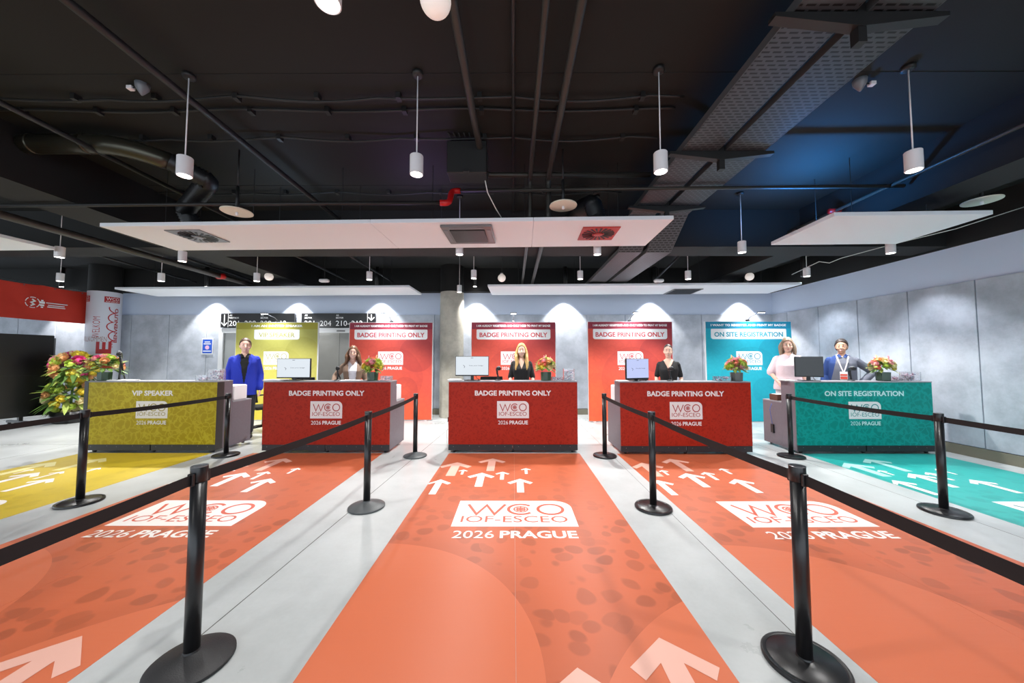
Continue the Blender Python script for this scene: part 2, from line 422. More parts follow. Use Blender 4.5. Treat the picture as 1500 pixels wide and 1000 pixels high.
# ------------------------------------------------------------------ room
YB, XR, XL, YF = 9.15, 6.8, -19.0, -6.0
ZC, ZP, ZK = 3.79, 2.60, 3.17
floor = struct(MB().box(XL, XR, YF, YB, -0.1, 0).build('floor', M['floor_concrete']))
mat('joint_dark', rgb(84,84,80), 0.7)
def joint(x0, y0, x1, y1, w=0.006):
    d = Vector((x1-x0, y1-y0, 0)).normalized(); n = Vector((-d.y, d.x, 0)) * w / 2
    a = Vector((x0, y0, 0)); b = Vector((x1, y1, 0))
    mb = MB(); mb.rings([[p + Vector((0,0,z)) for p in (a-n, b-n, b+n, a+n)] for z in (-0.004, 0.0006)])
    mb.build('joint', M['joint_dark'], floor)
p0, p1 = on_z(500, 759), on_z(302, 924)
k = (p1.x - p0.x) / (p1.y - p0.y)
joint(p0.x + k*(YF - p0.y), YF, p0.x + k*(YB - p0.y), YB)
joint(1.36 + 0.12, YF, 1.36 + 0.12, YB, 0.004)
joint(4.12, YF, 4.12, YB, 0.004); joint(-7.4, YF, -7.4, YB, 0.004)
joint(XL, 5.95, XR, 5.95, 0.005); joint(XL, 0.2, XR, 0.2, 0.005)

ceiling = struct(MB().box(XL, XR + 0.3, YF, YB + 0.3, ZC, ZC + 0.15).build('ceiling', M['ceiling_paint']))
struct(MB().box(XL, XR, 5.4, 5.9, 3.2, ZC).build('trim_1', M['black_paint']))
struct(MB().box(-5.6, -5.0, YF, 8.94, 3.22, ZC).build('trim_2', M['black_paint']))
struct(MB().box(4.5, 5.0, YF, 8.94, 3.22, ZC).build('trim_3', M['black_paint']))
struct(MB().box(XL, XR, 8.95, YB, ZK + 0.01, ZC).build('trim_4', M['black_paint']))
for y in (1.3, 2.75, 4.6): MB().box(XL, XR, y, y + 0.008, ZC - 0.004, ZC).build('joint', M['black_paint'], ceiling)

wall_back = struct(MB().box(XL, XR + 0.2, YB, YB + 0.2, 0, ZC).build('wall_back', M['wall_paint']))
wall_right = struct(MB().box(XR, XR + 0.2, YF, YB, 0, ZC).build('wall_right', M['wall_paint']))
MB().box(XR - 0.03, XR, YF, YB, ZK, ZC).build('black_upper_band', M['black_paint'], wall_right)
# cladding panels, one by one, joints between them
def clad(x0, x1, z0=0.16, z1=ZP):
    return MB().cbox(x0 + 0.006, x1 - 0.006, YB - 0.03, YB, z0, z1, 0.004)
x = at_y(804, 500, YB).x
px = []
while x > XL: x -= 1.0
while x < XR: px.append(x); x += 1.0
DOOR_X = [(-7.70, -5.70), (-5.52, -3.58)]
for i, a in enumerate(px):
    b = a + 1.0; b = min(b, XR)
    segs = [(max(a, XL), b)]
    for d0, d1 in DOOR_X:
        new = []
        for s0, s1 in segs:
            if s1 <= d0 or s0 >= d1: new.append((s0, s1))
            else:
                if s0 < d0 - 0.1: new.append((s0, d0))
                if s1 > d1 + 0.1: new.append((d1, s1))
        segs = new
    for s0, s1 in segs: clad(s0, s1).build('cladding_panel', M['wall_panel'], wall_back)
y = 5.1 - 0.88 * 12
while y < YB - 0.05:
    y1 = min(y + 0.88, YB - 0.03)
    if y1 > YF: MB().cbox(XR - 0.03, XR, max(y, YF) + 0.006, y1 - 0.006, 0.16, ZP, 0.004).build('cladding_panel', M['wall_panel'], wall_right)
    y += 0.88
struct(MB().box(XR - 0.035, XR - 0.001, YF, YB - 0.04, 0, 0.15).build('baseboard_right', M['skirting']))
for nm, (a, b) in zip(('baseboard_back_left', 'baseboard_back_right'), ((XL, DOOR_X[0][0]), (DOOR_X[1][1], XR - 0.04))):
    struct(MB().box(a, b, YB - 0.035, YB - 0.001, 0, 0.15).build(nm, M['skirting']))
# lift doors with portal frames
for i, (d0, d1) in enumerate(DOOR_X):
    d = struct(MB().box(d0, d1, YB - 0.02, YB, 0, 2.25).build('door_%d' % (i + 1), M['frame_white']))
    MB().cbox(d0, d0 + 0.12, YB - 0.09, YB - 0.02, 0, 2.25).build('door_jamb', M['frame_white'], d)
    MB().cbox(d1 - 0.12, d1, YB - 0.09, YB - 0.02, 0, 2.25).build('door_jamb', M['frame_white'], d)
    MB().cbox(d0 + 0.12, d1 - 0.12, YB - 0.09, YB - 0.02, 2.12, 2.25).build('door_header', M['frame_white'], d)
    MB().cbox((d0+d1)/2 - 0.06, (d0+d1)/2 + 0.16, YB - 0.1, YB - 0.088, 2.15, 2.19, 0.003).build('indicator', M['grille_grey'], d)
    mid = (d0 + d1) / 2
    MB().cbox(d0 + 0.12, mid - 0.004, YB - 0.05, YB - 0.022, 0.01, 2.12, 0.003).build('door_leaf', M['steel'], d)
    MB().cbox(mid + 0.004, d1 - 0.12, YB - 0.05, YB - 0.022, 0.01, 2.12, 0.003).build('door_leaf', M['steel'], d)
# structural columns
def column(x, y, r, m, name, label):
    t = thing(name, label, 'column', (x, y, 0))
    smooth_by_angle(MB().lathe([(r, 0), (r, 3.12)], 40).build('shaft', m, t))
    smooth_by_angle(MB().lathe([(r * 0.995, 3.12), (r * 0.995, ZC)], 40).build('black_collar', M['black_paint'], t))
    return t
column(-1.56, 8.82, 0.295, M['column_concrete'], 'concrete_column', 'round raw concrete column between two red backdrops')
wc = column(-10.36, 8.75, 0.30, M['wrap_white'], 'wrapped_column', 'round column wrapped in white sheet with red welcome words')
def fine2d(v, f, step=0.02):
    """cut flat lettering into short pieces so that it can follow the round shaft"""
    import bmesh
    me = bpy.data.meshes.new('tmp'); me.from_pydata([(a, b, 0) for a, b in v], [], f)
    bm = bmesh.new(); bm.from_mesh(me); bmesh.ops.triangulate(bm, faces=bm.faces[:])
    for _ in range(4):
        es = [e for e in bm.edges if e.calc_length() > step]
        if not es: break
        bmesh.ops.subdivide_edges(bm, edges=es, cuts=1); bmesh.ops.triangulate(bm, faces=bm.faces[:])
    bm.verts.index_update()
    out = [(q.co.x, q.co.y) for q in bm.verts], [tuple(q.index for q in g.verts) for g in bm.faces]
    bm.free(); bpy.data.meshes.remove(me)
    return out
def wrap_text(body, ang, z, w, h, m, vertical=False, bold=0.0):
    v, f = fine2d(*text_verts(body, w, h, bold))
    pts = []
    for a, b in v:
        u, q = (-b, a) if vertical else (a, b)
        th = math.radians(ang) + u / 0.302
        pts.append((0.3022 * math.cos(th), 0.3022 * math.sin(th), z + q))
    MB().add(pts, f).build('lettering', M[m], wc)
BA = -50.0     # the side that faces the room
wrap_text('WELKOM', BA - 14, 2.22, 0.52, 0.13, 'ink_red', True, -0.01)
wrap_text('WILLKOMMEN', BA - 26, 1.93, 0.50, 0.12, 'ink_brown', False, -0.015)
wrap_text('E', BA + 14, 1.72, 0.30, 0.26, 'ink_red', True, 0.04)
wrap_text('BENVENUTO', BA + 52, 2.28, 0.86, 0.08, 'ink_red', True, 0.03)
wrap_text('ING', BA + 36, 1.80, 0.16, 0.08, 'ink_red', True, 0.0)
# the looping vertical word
cur = []
for i in range(90):
    t_ = i / 89.0
    cur.append((0.055 * math.sin(t_ * 24) + 0.02 * math.sin(t_ * 9), -0.44 + 0.88 * t_ + 0.035 * math.cos(t_ * 24)))
mbw = MB(); tmp = MB(); stroke(tmp, cur, 0.022, 'F', (0, 0), 0)
pts = []
for (a, _, b) in tmp.v:
    th = math.radians(BA + 33) + a / 0.302; pts.append((0.3022 * math.cos(th), 0.3022 * math.sin(th), 2.28 + b))
mbw.add(pts, tmp.f).build('lettering', M['ink_red'], wc)
def wrap_badge(ang):
    tmp = MB(); o = rounded(0.30, 0.15, 0.02, 4, 0.04)
    n = 12
    grid = [(-0.15 + 0.30 * i / n, s * 0.075) for s in (-1, 1) for i in range(n + 1)]
    th = lambda a: math.radians(ang) + a / 0.302
    MB().add([(0.3012 * math.cos(th(a)), 0.3012 * math.sin(th(a)), 2.92 + b) for a, b in grid],
             [(i, i + 1, n + 2 + i, n + 1 + i) for i in range(n)]).build('logo_badge', M['ink_red'], wc)
    v, f = text_verts('WCO', 0.24, 0.075, 0.0)
    MB().add([(0.3022 * math.cos(th(a)), 0.3022 * math.sin(th(a)), 2.94 + b) for a, b in v], f).build('lettering', M['print_white'], wc)
    v, f = text_verts('IOF-ESCEO', 0.24, 0.03, 0.0)
    MB().add([(0.3022 * math.cos(th(a)), 0.3022 * math.sin(th(a)), 2.87 + b) for a, b in v], f).build('lettering', M['print_white'], wc)
wrap_badge(BA + 36); wrap_badge(BA - 72)

# ------------------------------------------------------------------ lamps
def spot(parent, loc, power, size, blend, rot=(0, 0, 0), col=(1.0, 0.98, 0.955), rad=0.045):
    l = bpy.data.lights.new('lamp_light', 'SPOT'); l.energy = power; l.spot_size = math.radians(size); l.spot_blend = blend
    l.color = col; l.shadow_soft_size = rad
    o = bpy.data.objects.new('lamp_light', l); COL.objects.link(o); o.parent = parent; o.location = loc; o.rotation_euler = rot
    return o
_can = MB().lathe([(0.045, 0), (0.045, -0.03), (0.03, -0.035)], 16).mesh('canopy', M['pipe_black'], True)
_rod = MB().tube([(0,0,-0.03), (0,0,-(ZC-3.085))], 0.005, 8).mesh('rod', M['lamp_white'], True)
_hous = MB().lathe([(0.01, 0.158), (0.05, 0.158), (0.053, 0.154), (0.053, 0.003), (0.050, 0.0), (0.046, 0.001), (0.046, 0.012)], 28, cap=True).mesh('housing', M['lamp_white'])
_lens = MB().lathe([(0.0445, 0.006), (0.001, 0.004)], 24, cap=False).mesh('lens', M['lamp_glow'])
for p in _hous.polygons: p.use_smooth = True
try: _hous.set_sharp_from_angle(angle=math.radians(30))
except Exception: pass
def pendant(x, y, label, group, power=None, zb=2.93):
    t = thing('pendant_lamp', label, 'lamp', (x, y, ZC), 0, group)
    link('canopy', _can, t); link('rod', _rod, t)
    link('housing', _hous, t, (0, 0, zb - ZC)); link('lens', _lens, t, (0, 0, zb - ZC))
    spot(t, (0, 0, zb - ZC - 0.012), MID_W if power is None else power, 118, 0.45)
    return t
GX = -0.79
names1 = ['long-rod white cylinder pendant lamp above the black air duct at left', 'long-rod white cylinder pendant lamp left of the black ceiling box',
          'long-rod white cylinder pendant lamp left of the steel cable trays', 'long-rod white cylinder pendant lamp right of the steel cable trays']
for i, (xx, yy) in enumerate(((270, 258), (610, 256), (968, 252), (1339, 250))):
    p = on_z(xx, yy, 2.93); pendant(p.x, p.y, names1[i], 'pendant lamps of the near row', NEAR_W)
names2 = {267: 'white cylinder lamp under the left end of the large white ceiling raft', 673: 'white cylinder lamp under the air conditioning cassette of the raft',
          875: 'white cylinder lamp under the red-tinted swirl diffuser', 1087: 'white cylinder pendant lamp on a rod between two white rafts', 1305: 'white cylinder lamp under the small raft at right',
          88: None}
for xx, yy in ((267, 383), (673, 373), (875, 373), (1087, 370), (1305, 371)):
    p = on_z(xx, yy, 2.93); pendant(p.x, p.y, names2[xx], 'pendant lamps of the middle row')
p = on_z(87, 377, 2.93); pendant(p.x, p.y, 'white cylinder lamp at the corner of the leftmost raft', 'pendant lamps of the middle row')
names3 = ['small far white lamp over the red banner', 'small far white lamp second from the left in the back row', 'small far white lamp left of a white globe, above the blue suited man',
          'small far white lamp above the left half of the far raft', 'small far white lamp above the concrete column', 'small far white lamp above the middle of the back row',
          'small far white lamp right of the perforated tray', 'small far white lamp nearest the right wall']
for i, (xx, yy) in enumerate(((88, 412), (236, 412), (376, 412), (541, 410), (694, 408), (850, 409), (1008, 409), (1182, 405))):
    p = on_z(xx, yy, 2.93); pendant(p.x, p.y, names3[i], 'pendant lamps of the back row', BACK_W)
p = on_z(673, 428, 2.93); pendant(p.x, p.y, 'tiny white lamp hanging lowest beside the concrete column', 'pendant lamps of the back row', 10)
p = on_z(480, 5, 2.93); pendant(p.x, p.y, 'white cylinder lamp cut by the top edge left of the globe', 'pendant lamps overhead', NEAR_W)
for xx, yy, lb in ((-4.77, 0.9, 'left'), (3.2, 0.9, 'right'), (-2.78, -0.9, 'rear left'), (1.2, -0.9, 'rear right')): pendant(xx, yy, 'white cylinder lamp overhead outside the picture at the ' + lb, 'pendant lamps overhead', NEAR_W)
# wall washers behind the far rafts
for i, xx in enumerate((-7.86, -5.69, -3.49, -0.98, 1.33, 3.6, 5.93, -11.6)):
    t = thing('wall_washer', 'black wall washer lamp close to the back wall above the ' + ('blue notice', 'yellow-green backdrop', 'left red backdrop', 'concrete column', 'middle red backdrop', 'right red backdrop', 'teal backdrop', 'wrapped column')[i], 'lamp', (xx, 8.83, ZC), 0, 'wall washers along the back wall')
    MB().lathe([(0.05, 0), (0.05, -0.5), (0.045, -0.5)], 20).build('housing', M['pipe_black'], t, True)
    MB().lathe([(0.04, -0.505), (0.001, -0.507)], 20, cap=False).build('lens', M['lamp_glow'], t)
    spot(t, (0, 0, -0.52), WASH_W, 84, 0.35)
# wall washers along the right wall: lens set deep inside a black tube
for i, yy in enumerate((7.3, 5.55, 3.8, 2.05)):
    t = thing('wall_washer', 'black tube wall washer by the right wall, ' + ('nearest the corner', 'second from the corner', 'third from the corner', 'fourth from the corner')[i], 'lamp', (6.12, yy, ZC), 0, 'wall washers along the right wall')
    mb = MB(); mb.lathe([(0.02, 0), (0.05, 0), (0.05, -0.62), (0.046, -0.62), (0.046, -0.5)], 20, cap=False); mb.build('housing', M['pipe_black'], t, True)
    MB().lathe([(0.045, -0.52), (0.001, -0.522)], 20, cap=False).build('lens', M['lamp_glow'], t)
    spot(t, (0, 0, -0.625), WASH_W * 0.30, 92, 0.5, col=(0.86, 0.91, 1.0))
# globes
for xx, yy, Y, lb in ((638, 0, 1.76, 'large white globe lamp cut by the top edge of the picture'), (394, 405, 7.2, 'small far white globe lamp left, beside a white cylinder lamp'),
                      (735, 407, 7.2, 'small far white globe lamp near the concrete column'), (1098, 405, 7.2, 'small far white globe lamp at right before the blue lit ceiling')):
    p = at_y(xx, yy, Y)
    t = thing('globe_lamp', lb, 'lamp', (p.x, Y, ZC), 0, 'white globe lamps')
    z = p.z - ZC
    MB().ell((0, 0, z), (0.082, 0.082, 0.082), 28, 16).build('globe', M['globe'], t, True)
    MB().tube([(0, 0, 0), (0, 0, z + 0.08)], 0.006, 8).build('rod', M['pipe_black'], t, True)
    MB().lathe([(0.03, z + 0.072), (0.03, z + 0.10), (0.01, z + 0.105)], 16).build('cap', M['lamp_white'], t, True)

# ------------------------------------------------------------------ white rafts
RROT = math.radians(-1.6)
def raft(label, x0, x1, y0, y1, seams=(), z=3.0, n_h=4):
    cx, cy = (x0 + x1) / 2, (y0 + y1) / 2
    t = thing('ceiling_raft', label, 'ceiling panel', (cx, cy, z), RROT, 'white ceiling rafts')
    ed = [x0 - cx] + [s - cx for s in seams] + [x1 - cx]
    for a, b in zip(ed[:-1], ed[1:]):
        MB().cbox(a + 0.0015, b - 0.0015, y0 - cy, y1 - cy, 0, 0.045, 0.003).build('panel', M['raft_white'], t)
    for i in range(n_h):
        for s in (0.25, 0.75):
            hx = (x0 - cx) + (x1 - x0) * (i + 0.5) / n_h; hy = (y0 - cy) + (y1 - y0) * s
            MB().tube([(hx, hy, 0.045), (hx, hy, ZC - z)], 0.004, 6).build('hanger_rod', M['pipe_black'], t)
    return t
def corners(nl, nr, fl, fr, z=3.0):
    q = [on_z(*c, z) for c in (nl, nr, fl, fr)]
    return (q[0].x + q[2].x)/2, (q[1].x + q[3].x)/2, (q[0].y + q[1].y)/2, (q[2].y + q[3].y)/2
def sx_(px_, py_): return on_z(px_, py_, 3.0).x
raft('large white ceiling raft with two diffusers and a cassette', *corners((135, 331), (998, 322), (262, 366), (935, 361)), (sx_(563, 345), sx_(780, 345)), 3.0, 6)
raft('small white ceiling raft at the right beside the cable trays', *corners((1222, 317), (1452, 313), (1128, 359), (1318, 357)), (), 3.0, 2)
x0_, x1_, y0_, y1_ = corners((-20, 336), (-20, 336), (88, 368), (88, 368)); raft('white ceiling raft cut by the left edge of the picture', x1_ - 4.5, on_z(88, 368, 3.0).x, y1_ - 0.93, y1_, (), 3.0, 3)
raft('far white ceiling raft above the lift signs', *corners((165, 423), (601, 421), (230, 434), (617, 432)), (sx_(380, 428),), 3.0, 5)
raft('far white ceiling raft above the centre and right backdrops', *corners((712, 419), (1166, 417), (722, 432), (1130, 430)), (sx_(1000, 427),), 3.0, 5)
def swirl(px_, py_, label, w=0.44, vane='grille_dark', face='grille_grey', z=2.996):
    p = on_z(px_, py_, z)
    t = thing('swirl_diffuser', label, 'air vent', (p.x, p.y, z), RROT)
    MB().box(-w/2, w/2, -w/2, w/2, -0.008, 0.003).build('face_plate', M[face], t)
    MB().lathe([(0.06, -0.016), (0.05, -0.02), (0.001, -0.021)], 20).build('hub', M[face], t, True)
    for i in range(20):
        a = 2*PI*i/20; ca, sa = math.cos(a), math.sin(a); mb = MB()
        r0, r1, h = 0.075, 0.195, 0.011
        mb.rings([[(ca*r0 - sa*s*h*0.5, sa*r0 + ca*s*h*0.5, z_) for s, z_ in ((-1,-0.009),(1,-0.009),(1,-0.016),(-1,-0.011))],
                  [(ca*r1 - sa*s*h*1.2, sa*r1 + ca*s*h*1.2, z_) for s, z_ in ((-1,-0.009),(1,-0.009),(1,-0.016),(-1,-0.011))]]).build('vane', M[vane], t)
    return t
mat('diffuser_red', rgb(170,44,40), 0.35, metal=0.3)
swirl(291, 346, 'square grey swirl diffuser at the left end of the large raft')
swirl(876, 342, 'square swirl diffuser with red tint in the large raft', face='diffuser_red')
p = on_z(688, 343, 2.99)
t = thing('air_cassette', 'square air conditioning cassette set in the large white raft', 'air vent', (p.x, p.y, 2.995), RROT)
MB().cbox(-0.30, 0.30, -0.30, 0.30, -0.028, 0.004, 0.006).build('frame', M['grille_grey'], t)
MB().cbox(-0.21, 0.21, -0.21, 0.21, -0.04, -0.026, 0.005).build('intake_grille', M['grille_dark'], t)
for i in range(4):
    a = i*PI/2
    MB().box(-0.2, 0.2, -0.275, -0.235, -0.033, -0.026).build('louvre', M['plastic_grey'], t, rot=(0, 0, a))
p = on_z(1000, 427, 2.99)
t = thing('vent_grille', 'flat dark vent grille in the far right raft', 'air vent', (p.x, p.y, 2.995), RROT)
MB().box(-0.32, 0.32, -0.3, 0.3, -0.012, 0.003).build('frame', M['grille_grey'], t)
for i in range(9): MB().box(-0.28, 0.28, -0.26 + i*0.06, -0.225 + i*0.06, -0.02, -0.011).build('slat', M['grille_dark'], t)

# coloured up-lights added out of sight on two rafts, to tint the ceiling
def added_uplight(x, y, col, power, label):
    t = thing('added_uplight', label, 'lamp', (x, y, 3.046), RROT)
    MB().cbox(-0.25, 0.25, -0.04, 0.04, 0, 0.03, 0.004).build('housing', M['plastic_black'], t)
    l = bpy.data.lights.new('added_uplight_light', 'AREA'); l.shape = 'RECTANGLE'; l.size = 0.45; l.size_y = 0.06; l.energy = power; l.color = col
    o = bpy.data.objects.new('added_uplight_light', l); COL.objects.link(o); o.parent = t; o.location = (0, 0, 0.04); o.rotation_euler = (PI, 0, 0)
added_uplight(3.75, 4.3, (0.05, 0.35, 1.0), 32, 'added blue up-light hidden on the small right raft')
added_uplight(-1.2, 4.4, (0.45, 0.30, 0.8), 5, 'added violet up-light hidden on the large raft')
added_uplight(-3.0, 4.4, (0.35, 0.5, 0.7), 4, 'added pale up-light hidden on the left half of the large raft')

# ------------------------------------------------------------------ services under the ceiling
def pipe(name, path, r, m, label, seg=10, cat='pipe', group=None):
    o = MB().tube(path, r, seg).build(name, M[m], None, True)
    return tag(o, label, cat, group)
def bend(a, b, c, r=0.08, n=5):
    a, b, c = Vector(a), Vector(b), Vector(c)
    d1 = (a - b).normalized() * r; d2 = (c - b).normalized() * r
    return [b + d1*(1-t)**2 + d2*t**2 for t in [i/n for i in range(n+1)]]
pipe('ceiling_pipe', [(-0.40, -1, 3.64), (-0.36, 3.0, 3.62)] + bend((-0.36,3,3.62), (-0.33,4.03,3.62), (1.62,4.03,3.62)) + [(1.62, 4.03, 3.62)], 0.032, 'pipe_grey', 'brown-grey ceiling pipe bending right beside the black box')
pipe('ceiling_pipe', [(0.0, -1, 3.74), (0.0, 5.38, 3.74)], 0.015, 'pipe_black', 'thin black pipe running down the middle of the ceiling')
for xx, r, lb in ((0.20, 0.024, 'brown-grey ceiling pipe, left of the parallel pair'), (0.42, 0.032, 'thicker brown-grey ceiling pipe, right of the parallel pair')):
    pipe('ceiling_pipe', [(xx, -1, 3.66), (xx, 3.6, 3.62)] + bend((xx,3.6,3.62), (xx,4.1,3.60), (xx,4.1,3.1)) + bend((xx,4.1,3.6), (xx,4.1,3.12), (xx,6,3.12)) + [(xx, 8.9, 3.12)], r, 'pipe_grey', lb)
pipe('ceiling_pipe', [(-2.75, -1, 3.66), (-2.75, 5.38, 3.64)], 0.03, 'pipe_black', 'black ceiling pipe running past the left near lamp')
pipe('ceiling_pipe', [(-4.25, -1, 3.58), (-4.25, 5.38, 3.56)], 0.025, 'pipe_black', 'black ceiling pipe beside the large black beam')
pipe('ceiling_pipe', [(-5.95, -1, 3.12), (-5.95, 8.9, 3.12)], 0.048, 'pipe_grey', 'thick grey pipe running back at the far left')
pipe('ceiling_pipe', [(4.30, 0, 3.42), (4.30, 5.38, 3.42)], 0.02, 'pipe_grey', 'grey conduit along the beam at the right')
pipe('sprinkler_pipe', [(-11, 3.93, 3.19), (-0.80, 3.82, 3.19)], 0.02, 'pipe_black', 'black sprinkler pipe over the left part of the large raft')
pipe('sprinkler_pipe', [(-0.66, 4.0, 3.415), (4.45, 3.9, 3.415)], 0.02, 'pipe_grey', 'grey sprinkler pipe crossing under the cable trays')
pipe('sprinkler_fitting', [(-0.82, 3.82, 3.19)] + bend((-0.82,3.82,3.19), (-0.72,3.83,3.19), (-0.72,3.98,3.415), 0.06) + bend((-0.72,3.83,3.19), (-0.72,4.0,3.415), (-0.6,4,3.415), 0.06) + [(-0.62, 4.0, 3.415)], 0.034, 'red_fitting', 'red S-shaped sprinkler fitting above the large raft', cat='pipe fitting')
for xx, Y, z, lb in ((-5.95, 7.0, 3.12, 'red clamp on the thick grey pipe'), (4.30, 4.6, 3.42, 'red valve on the grey conduit at the right')):
    pipe('red_clamp', [(xx - 0.07, Y, z), (xx + 0.07, Y, z)], 0.056 if xx < 0 else 0.035, 'red_fitting', lb, cat='pipe fitting')
for i, (xx, lb) in enumerate(((-8.2, 'far left'), (-6.6, 'second'), (-4.2, 'third'), (-3.1, 'fourth'), (2.2, 'fifth'), (3.6, 'sixth'))):
    pipe('slanting_pipe', [(xx - 0.35, 5.95, 3.6), (xx, 8.9, 3.42)], 0.022, 'pipe_black', 'thin black pipe in the far ceiling bay, ' + ('leftmost', 'second from left', 'third from left', 'above the left red desk', 'left of two at the right', 'rightmost')[i], group='pipes in the far ceiling bay')
# cable runs
for j, (Y, z0, x0, x1, lb) in enumerate(((2.98, 3.765, -4.97, 1.5, 'near drooping black cable run beside the near lamps'), (3.55, 3.765, -4.97, 1.5, 'drooping black cable run over the black box'), (4.75, 3.765, -4.97, 1.5, 'black cable run behind the sprinkler pipes'), (3.15, 3.77, -4.97, 1.5, 'thin straight black cable behind the near lamps'))):
    path = []; n = 110
    for i in range(n + 1):
        xx = x0 + (x1 - x0) * i / n; path.append((xx, Y + 0.02*math.sin(xx*3.1), z0 - (0.03*abs(math.sin(xx*2.6)) if j != 3 else 0.0)))
    t = thing('cable_run', lb, 'cable', (0, 0, 0))
    MB().tube(path, 0.011, 6).build('cable', M['pipe_black'], t, True)
    for i in range(9):
        xx = x0 + (x1 - x0) * (i + 0.5) / 9
        MB().box(xx - 0.02, xx + 0.02, Y - 0.03, Y + 0.03, 3.74, ZC).build('clip', M['pipe_black'], t)
# perforated trays
m_, nt_, b_ = nodes('tray_perforated')
tc_ = nt_.nodes.new('ShaderNodeTexCoord'); br_ = nt_.nodes.new('ShaderNodeTexBrick')
br_.inputs['Scale'].default_value = 1.0; br_.inputs['Brick Width'].default_value = 0.075; br_.inputs['Row Height'].default_value = 0.034
br_.inputs['Mortar Size'].default_value = 0.011; br_.inputs['Color1'].default_value = rgb(16,16,17); br_.inputs['Color2'].default_value = rgb(20,20,21); br_.inputs['Mortar'].default_value = rgb(74,76,80)
nt_.links.new(tc_.outputs['Object'], br_.inputs['Vector']); nt_.links.new(br_.outputs['Color'], b_.inputs['Base Color'])
b_.inputs['Roughness'].default_value = 0.45; b_.inputs['Metallic'].default_value = 0.35; M['tray_perforated'] = m_
def tray(x0, x1, label):
    t = thing('cable_tray', label, 'cable tray', (0, 0, 0), 0, 'perforated steel cable trays')
    prof = [(-1.0, 3.45), (4.75, 3.45), (5.3, 3.08), (8.6, 3.08)]
    mb = MB(); vs_ = []
    for Y, z in prof: vs_ += [(x0, Y, z), (x1, Y, z), (x1, Y, z + 0.004), (x0, Y, z + 0.004)]
    mb.rings([vs_[i*4:i*4+4] for i in range(4)]).build('tray_floor', M['tray_perforated'], t)
    for xx in (x0, x1):
        mb = MB(); mb.rings([[(xx - 0.003, Y, z), (xx + 0.003, Y, z), (xx + 0.003, Y, z + 0.06), (xx - 0.003, Y, z + 0.06)] for Y, z in prof]).build('side_rail', M['tray_steel'], t)
tray(1.62, 1.97, 'left perforated steel cable tray running overhead'); tray(2.05, 2.42, 'right perforated steel cable tray running overhead')
for i, Y in enumerate((0.6, 1.95, 3.3, 4.5)):
    t = thing('tray_bracket', ['black tray bracket overhead, outside the picture', 'black tray bracket nearest the camera at the top edge', 'black tray bracket halfway along the trays', 'black tray bracket just before the trays drop'][i], 'bracket', (2.01, Y, ZC))
    MB().box(-0.025, 0.025, -0.025, 0.025, -0.52, 0).build('stem', M['pipe_black'], t)
    MB().rings([[(-0.5, -0.03, -0.37), (-0.5, 0.03, -0.37), (-0.5, 0.03, -0.345), (-0.5, -0.03, -0.345)], [(0, -0.03, -0.43), (0, 0.03, -0.43), (0, 0.03, -0.345), (0, -0.03, -0.345)],
                [(0.5, -0.03, -0.37), (0.5, 0.03, -0.37), (0.5, 0.03, -0.345), (0.5, -0.03, -0.345)]]).build('arm', M['pipe_black'], t)
# round ducts
t = thing('air_duct', 'dull metal air duct with black flexible hose at upper left', 'duct', (0, 0, 0))
a0 = at_y(0, 197, 3.45); zz = 3.64
x1_ = at_y(130, 197, 3.45).x
path = [(-4.99, 3.45, zz), (x1_, 3.45, zz)] + bend((x1_,3.45,zz), (x1_+0.35,3.45,zz), (x1_+0.75,3.75,zz-0.1), 0.3, 6) + [(x1_+0.62, 3.68, zz-0.05)]
MB().tube(path, 0.092, 20).build('duct_pipe', M['duct_foil'], t, True)
for xx in (-4.9, x1_): MB().tube([(xx - 0.015, 3.45, zz), (xx + 0.015, 3.45, zz)], 0.097, 20).build('duct_collar', M['duct_foil'], t, True)
def flex(path, r, parent, n=60):
    P = [Vector(p) for p in path]; out = []; R = []
    for i in range(n + 1):
        u = i / n * (len(P) - 1); k = min(int(u), len(P) - 2); f_ = u - k
        out.append(P[k].lerp(P[k+1], f_)); R.append(r * (1.0 + (0.10 if i % 2 else -0.06)))
    return MB().tube(out, R, 16).build('flexible_hose', M['flex_black'], parent, True)
e = Vector(path[-1]); d2 = on_z(291, 346, 3.05)
flex([e, e + Vector((0.25, 0.2, -0.12)), (d2.x - 0.1, d2.y - 0.1, 3.36), (d2.x, d2.y, 3.05)], 0.095, t)
t = thing('air_hose', 'black ribbed flexible hose dropping to the red diffuser', 'duct', (0, 0, 0))
d3 = on_z(876, 342, 3.05)
flex([(d3.x - 0.22, 5.2, 3.50), (d3.x - 0.16, 4.75, 3.52), (d3.x - 0.06, 4.45, 3.46), (d3.x, d3.y + 0.05, 3.28), (d3.x, d3.y, 3.05)], 0.11, t)
# black control box with cables
t = thing('control_box', 'black box under the ceiling with cables entering its top', 'box', (at_y(684, 230, 3.5).x, 3.5, 3.35))
MB().cbox(-0.205, 0.205, -0.02, 0.2, 0, 0.34, 0.008).build('case', M['pipe_black'], t)
for i in range(7):
    MB().tube([(-0.13 + i*0.04, 0.12, 0.35), (-0.15 + i*0.045, 0.12, 0.39), (-0.17 + i*0.05, 0.08, 0.42), (-0.2 + i*0.055, 0.0, 0.435)], 0.008, 6).build('cable', M['pipe_black'], t, True)
MB().box(-0.03, 0.03, -0.05, -0.02, 0.0, 0.03).build('latch', M['grille_dark'], t)
pipe('white_cable', [(-0.30, 3.62, 3.34), (-0.28, 3.7, 3.25), (-0.2, 3.85, 3.14), (-0.12, 4.0, 3.06)], 0.006, 'wire_white', 'thin white cable hanging from the black box', 6, 'cable')
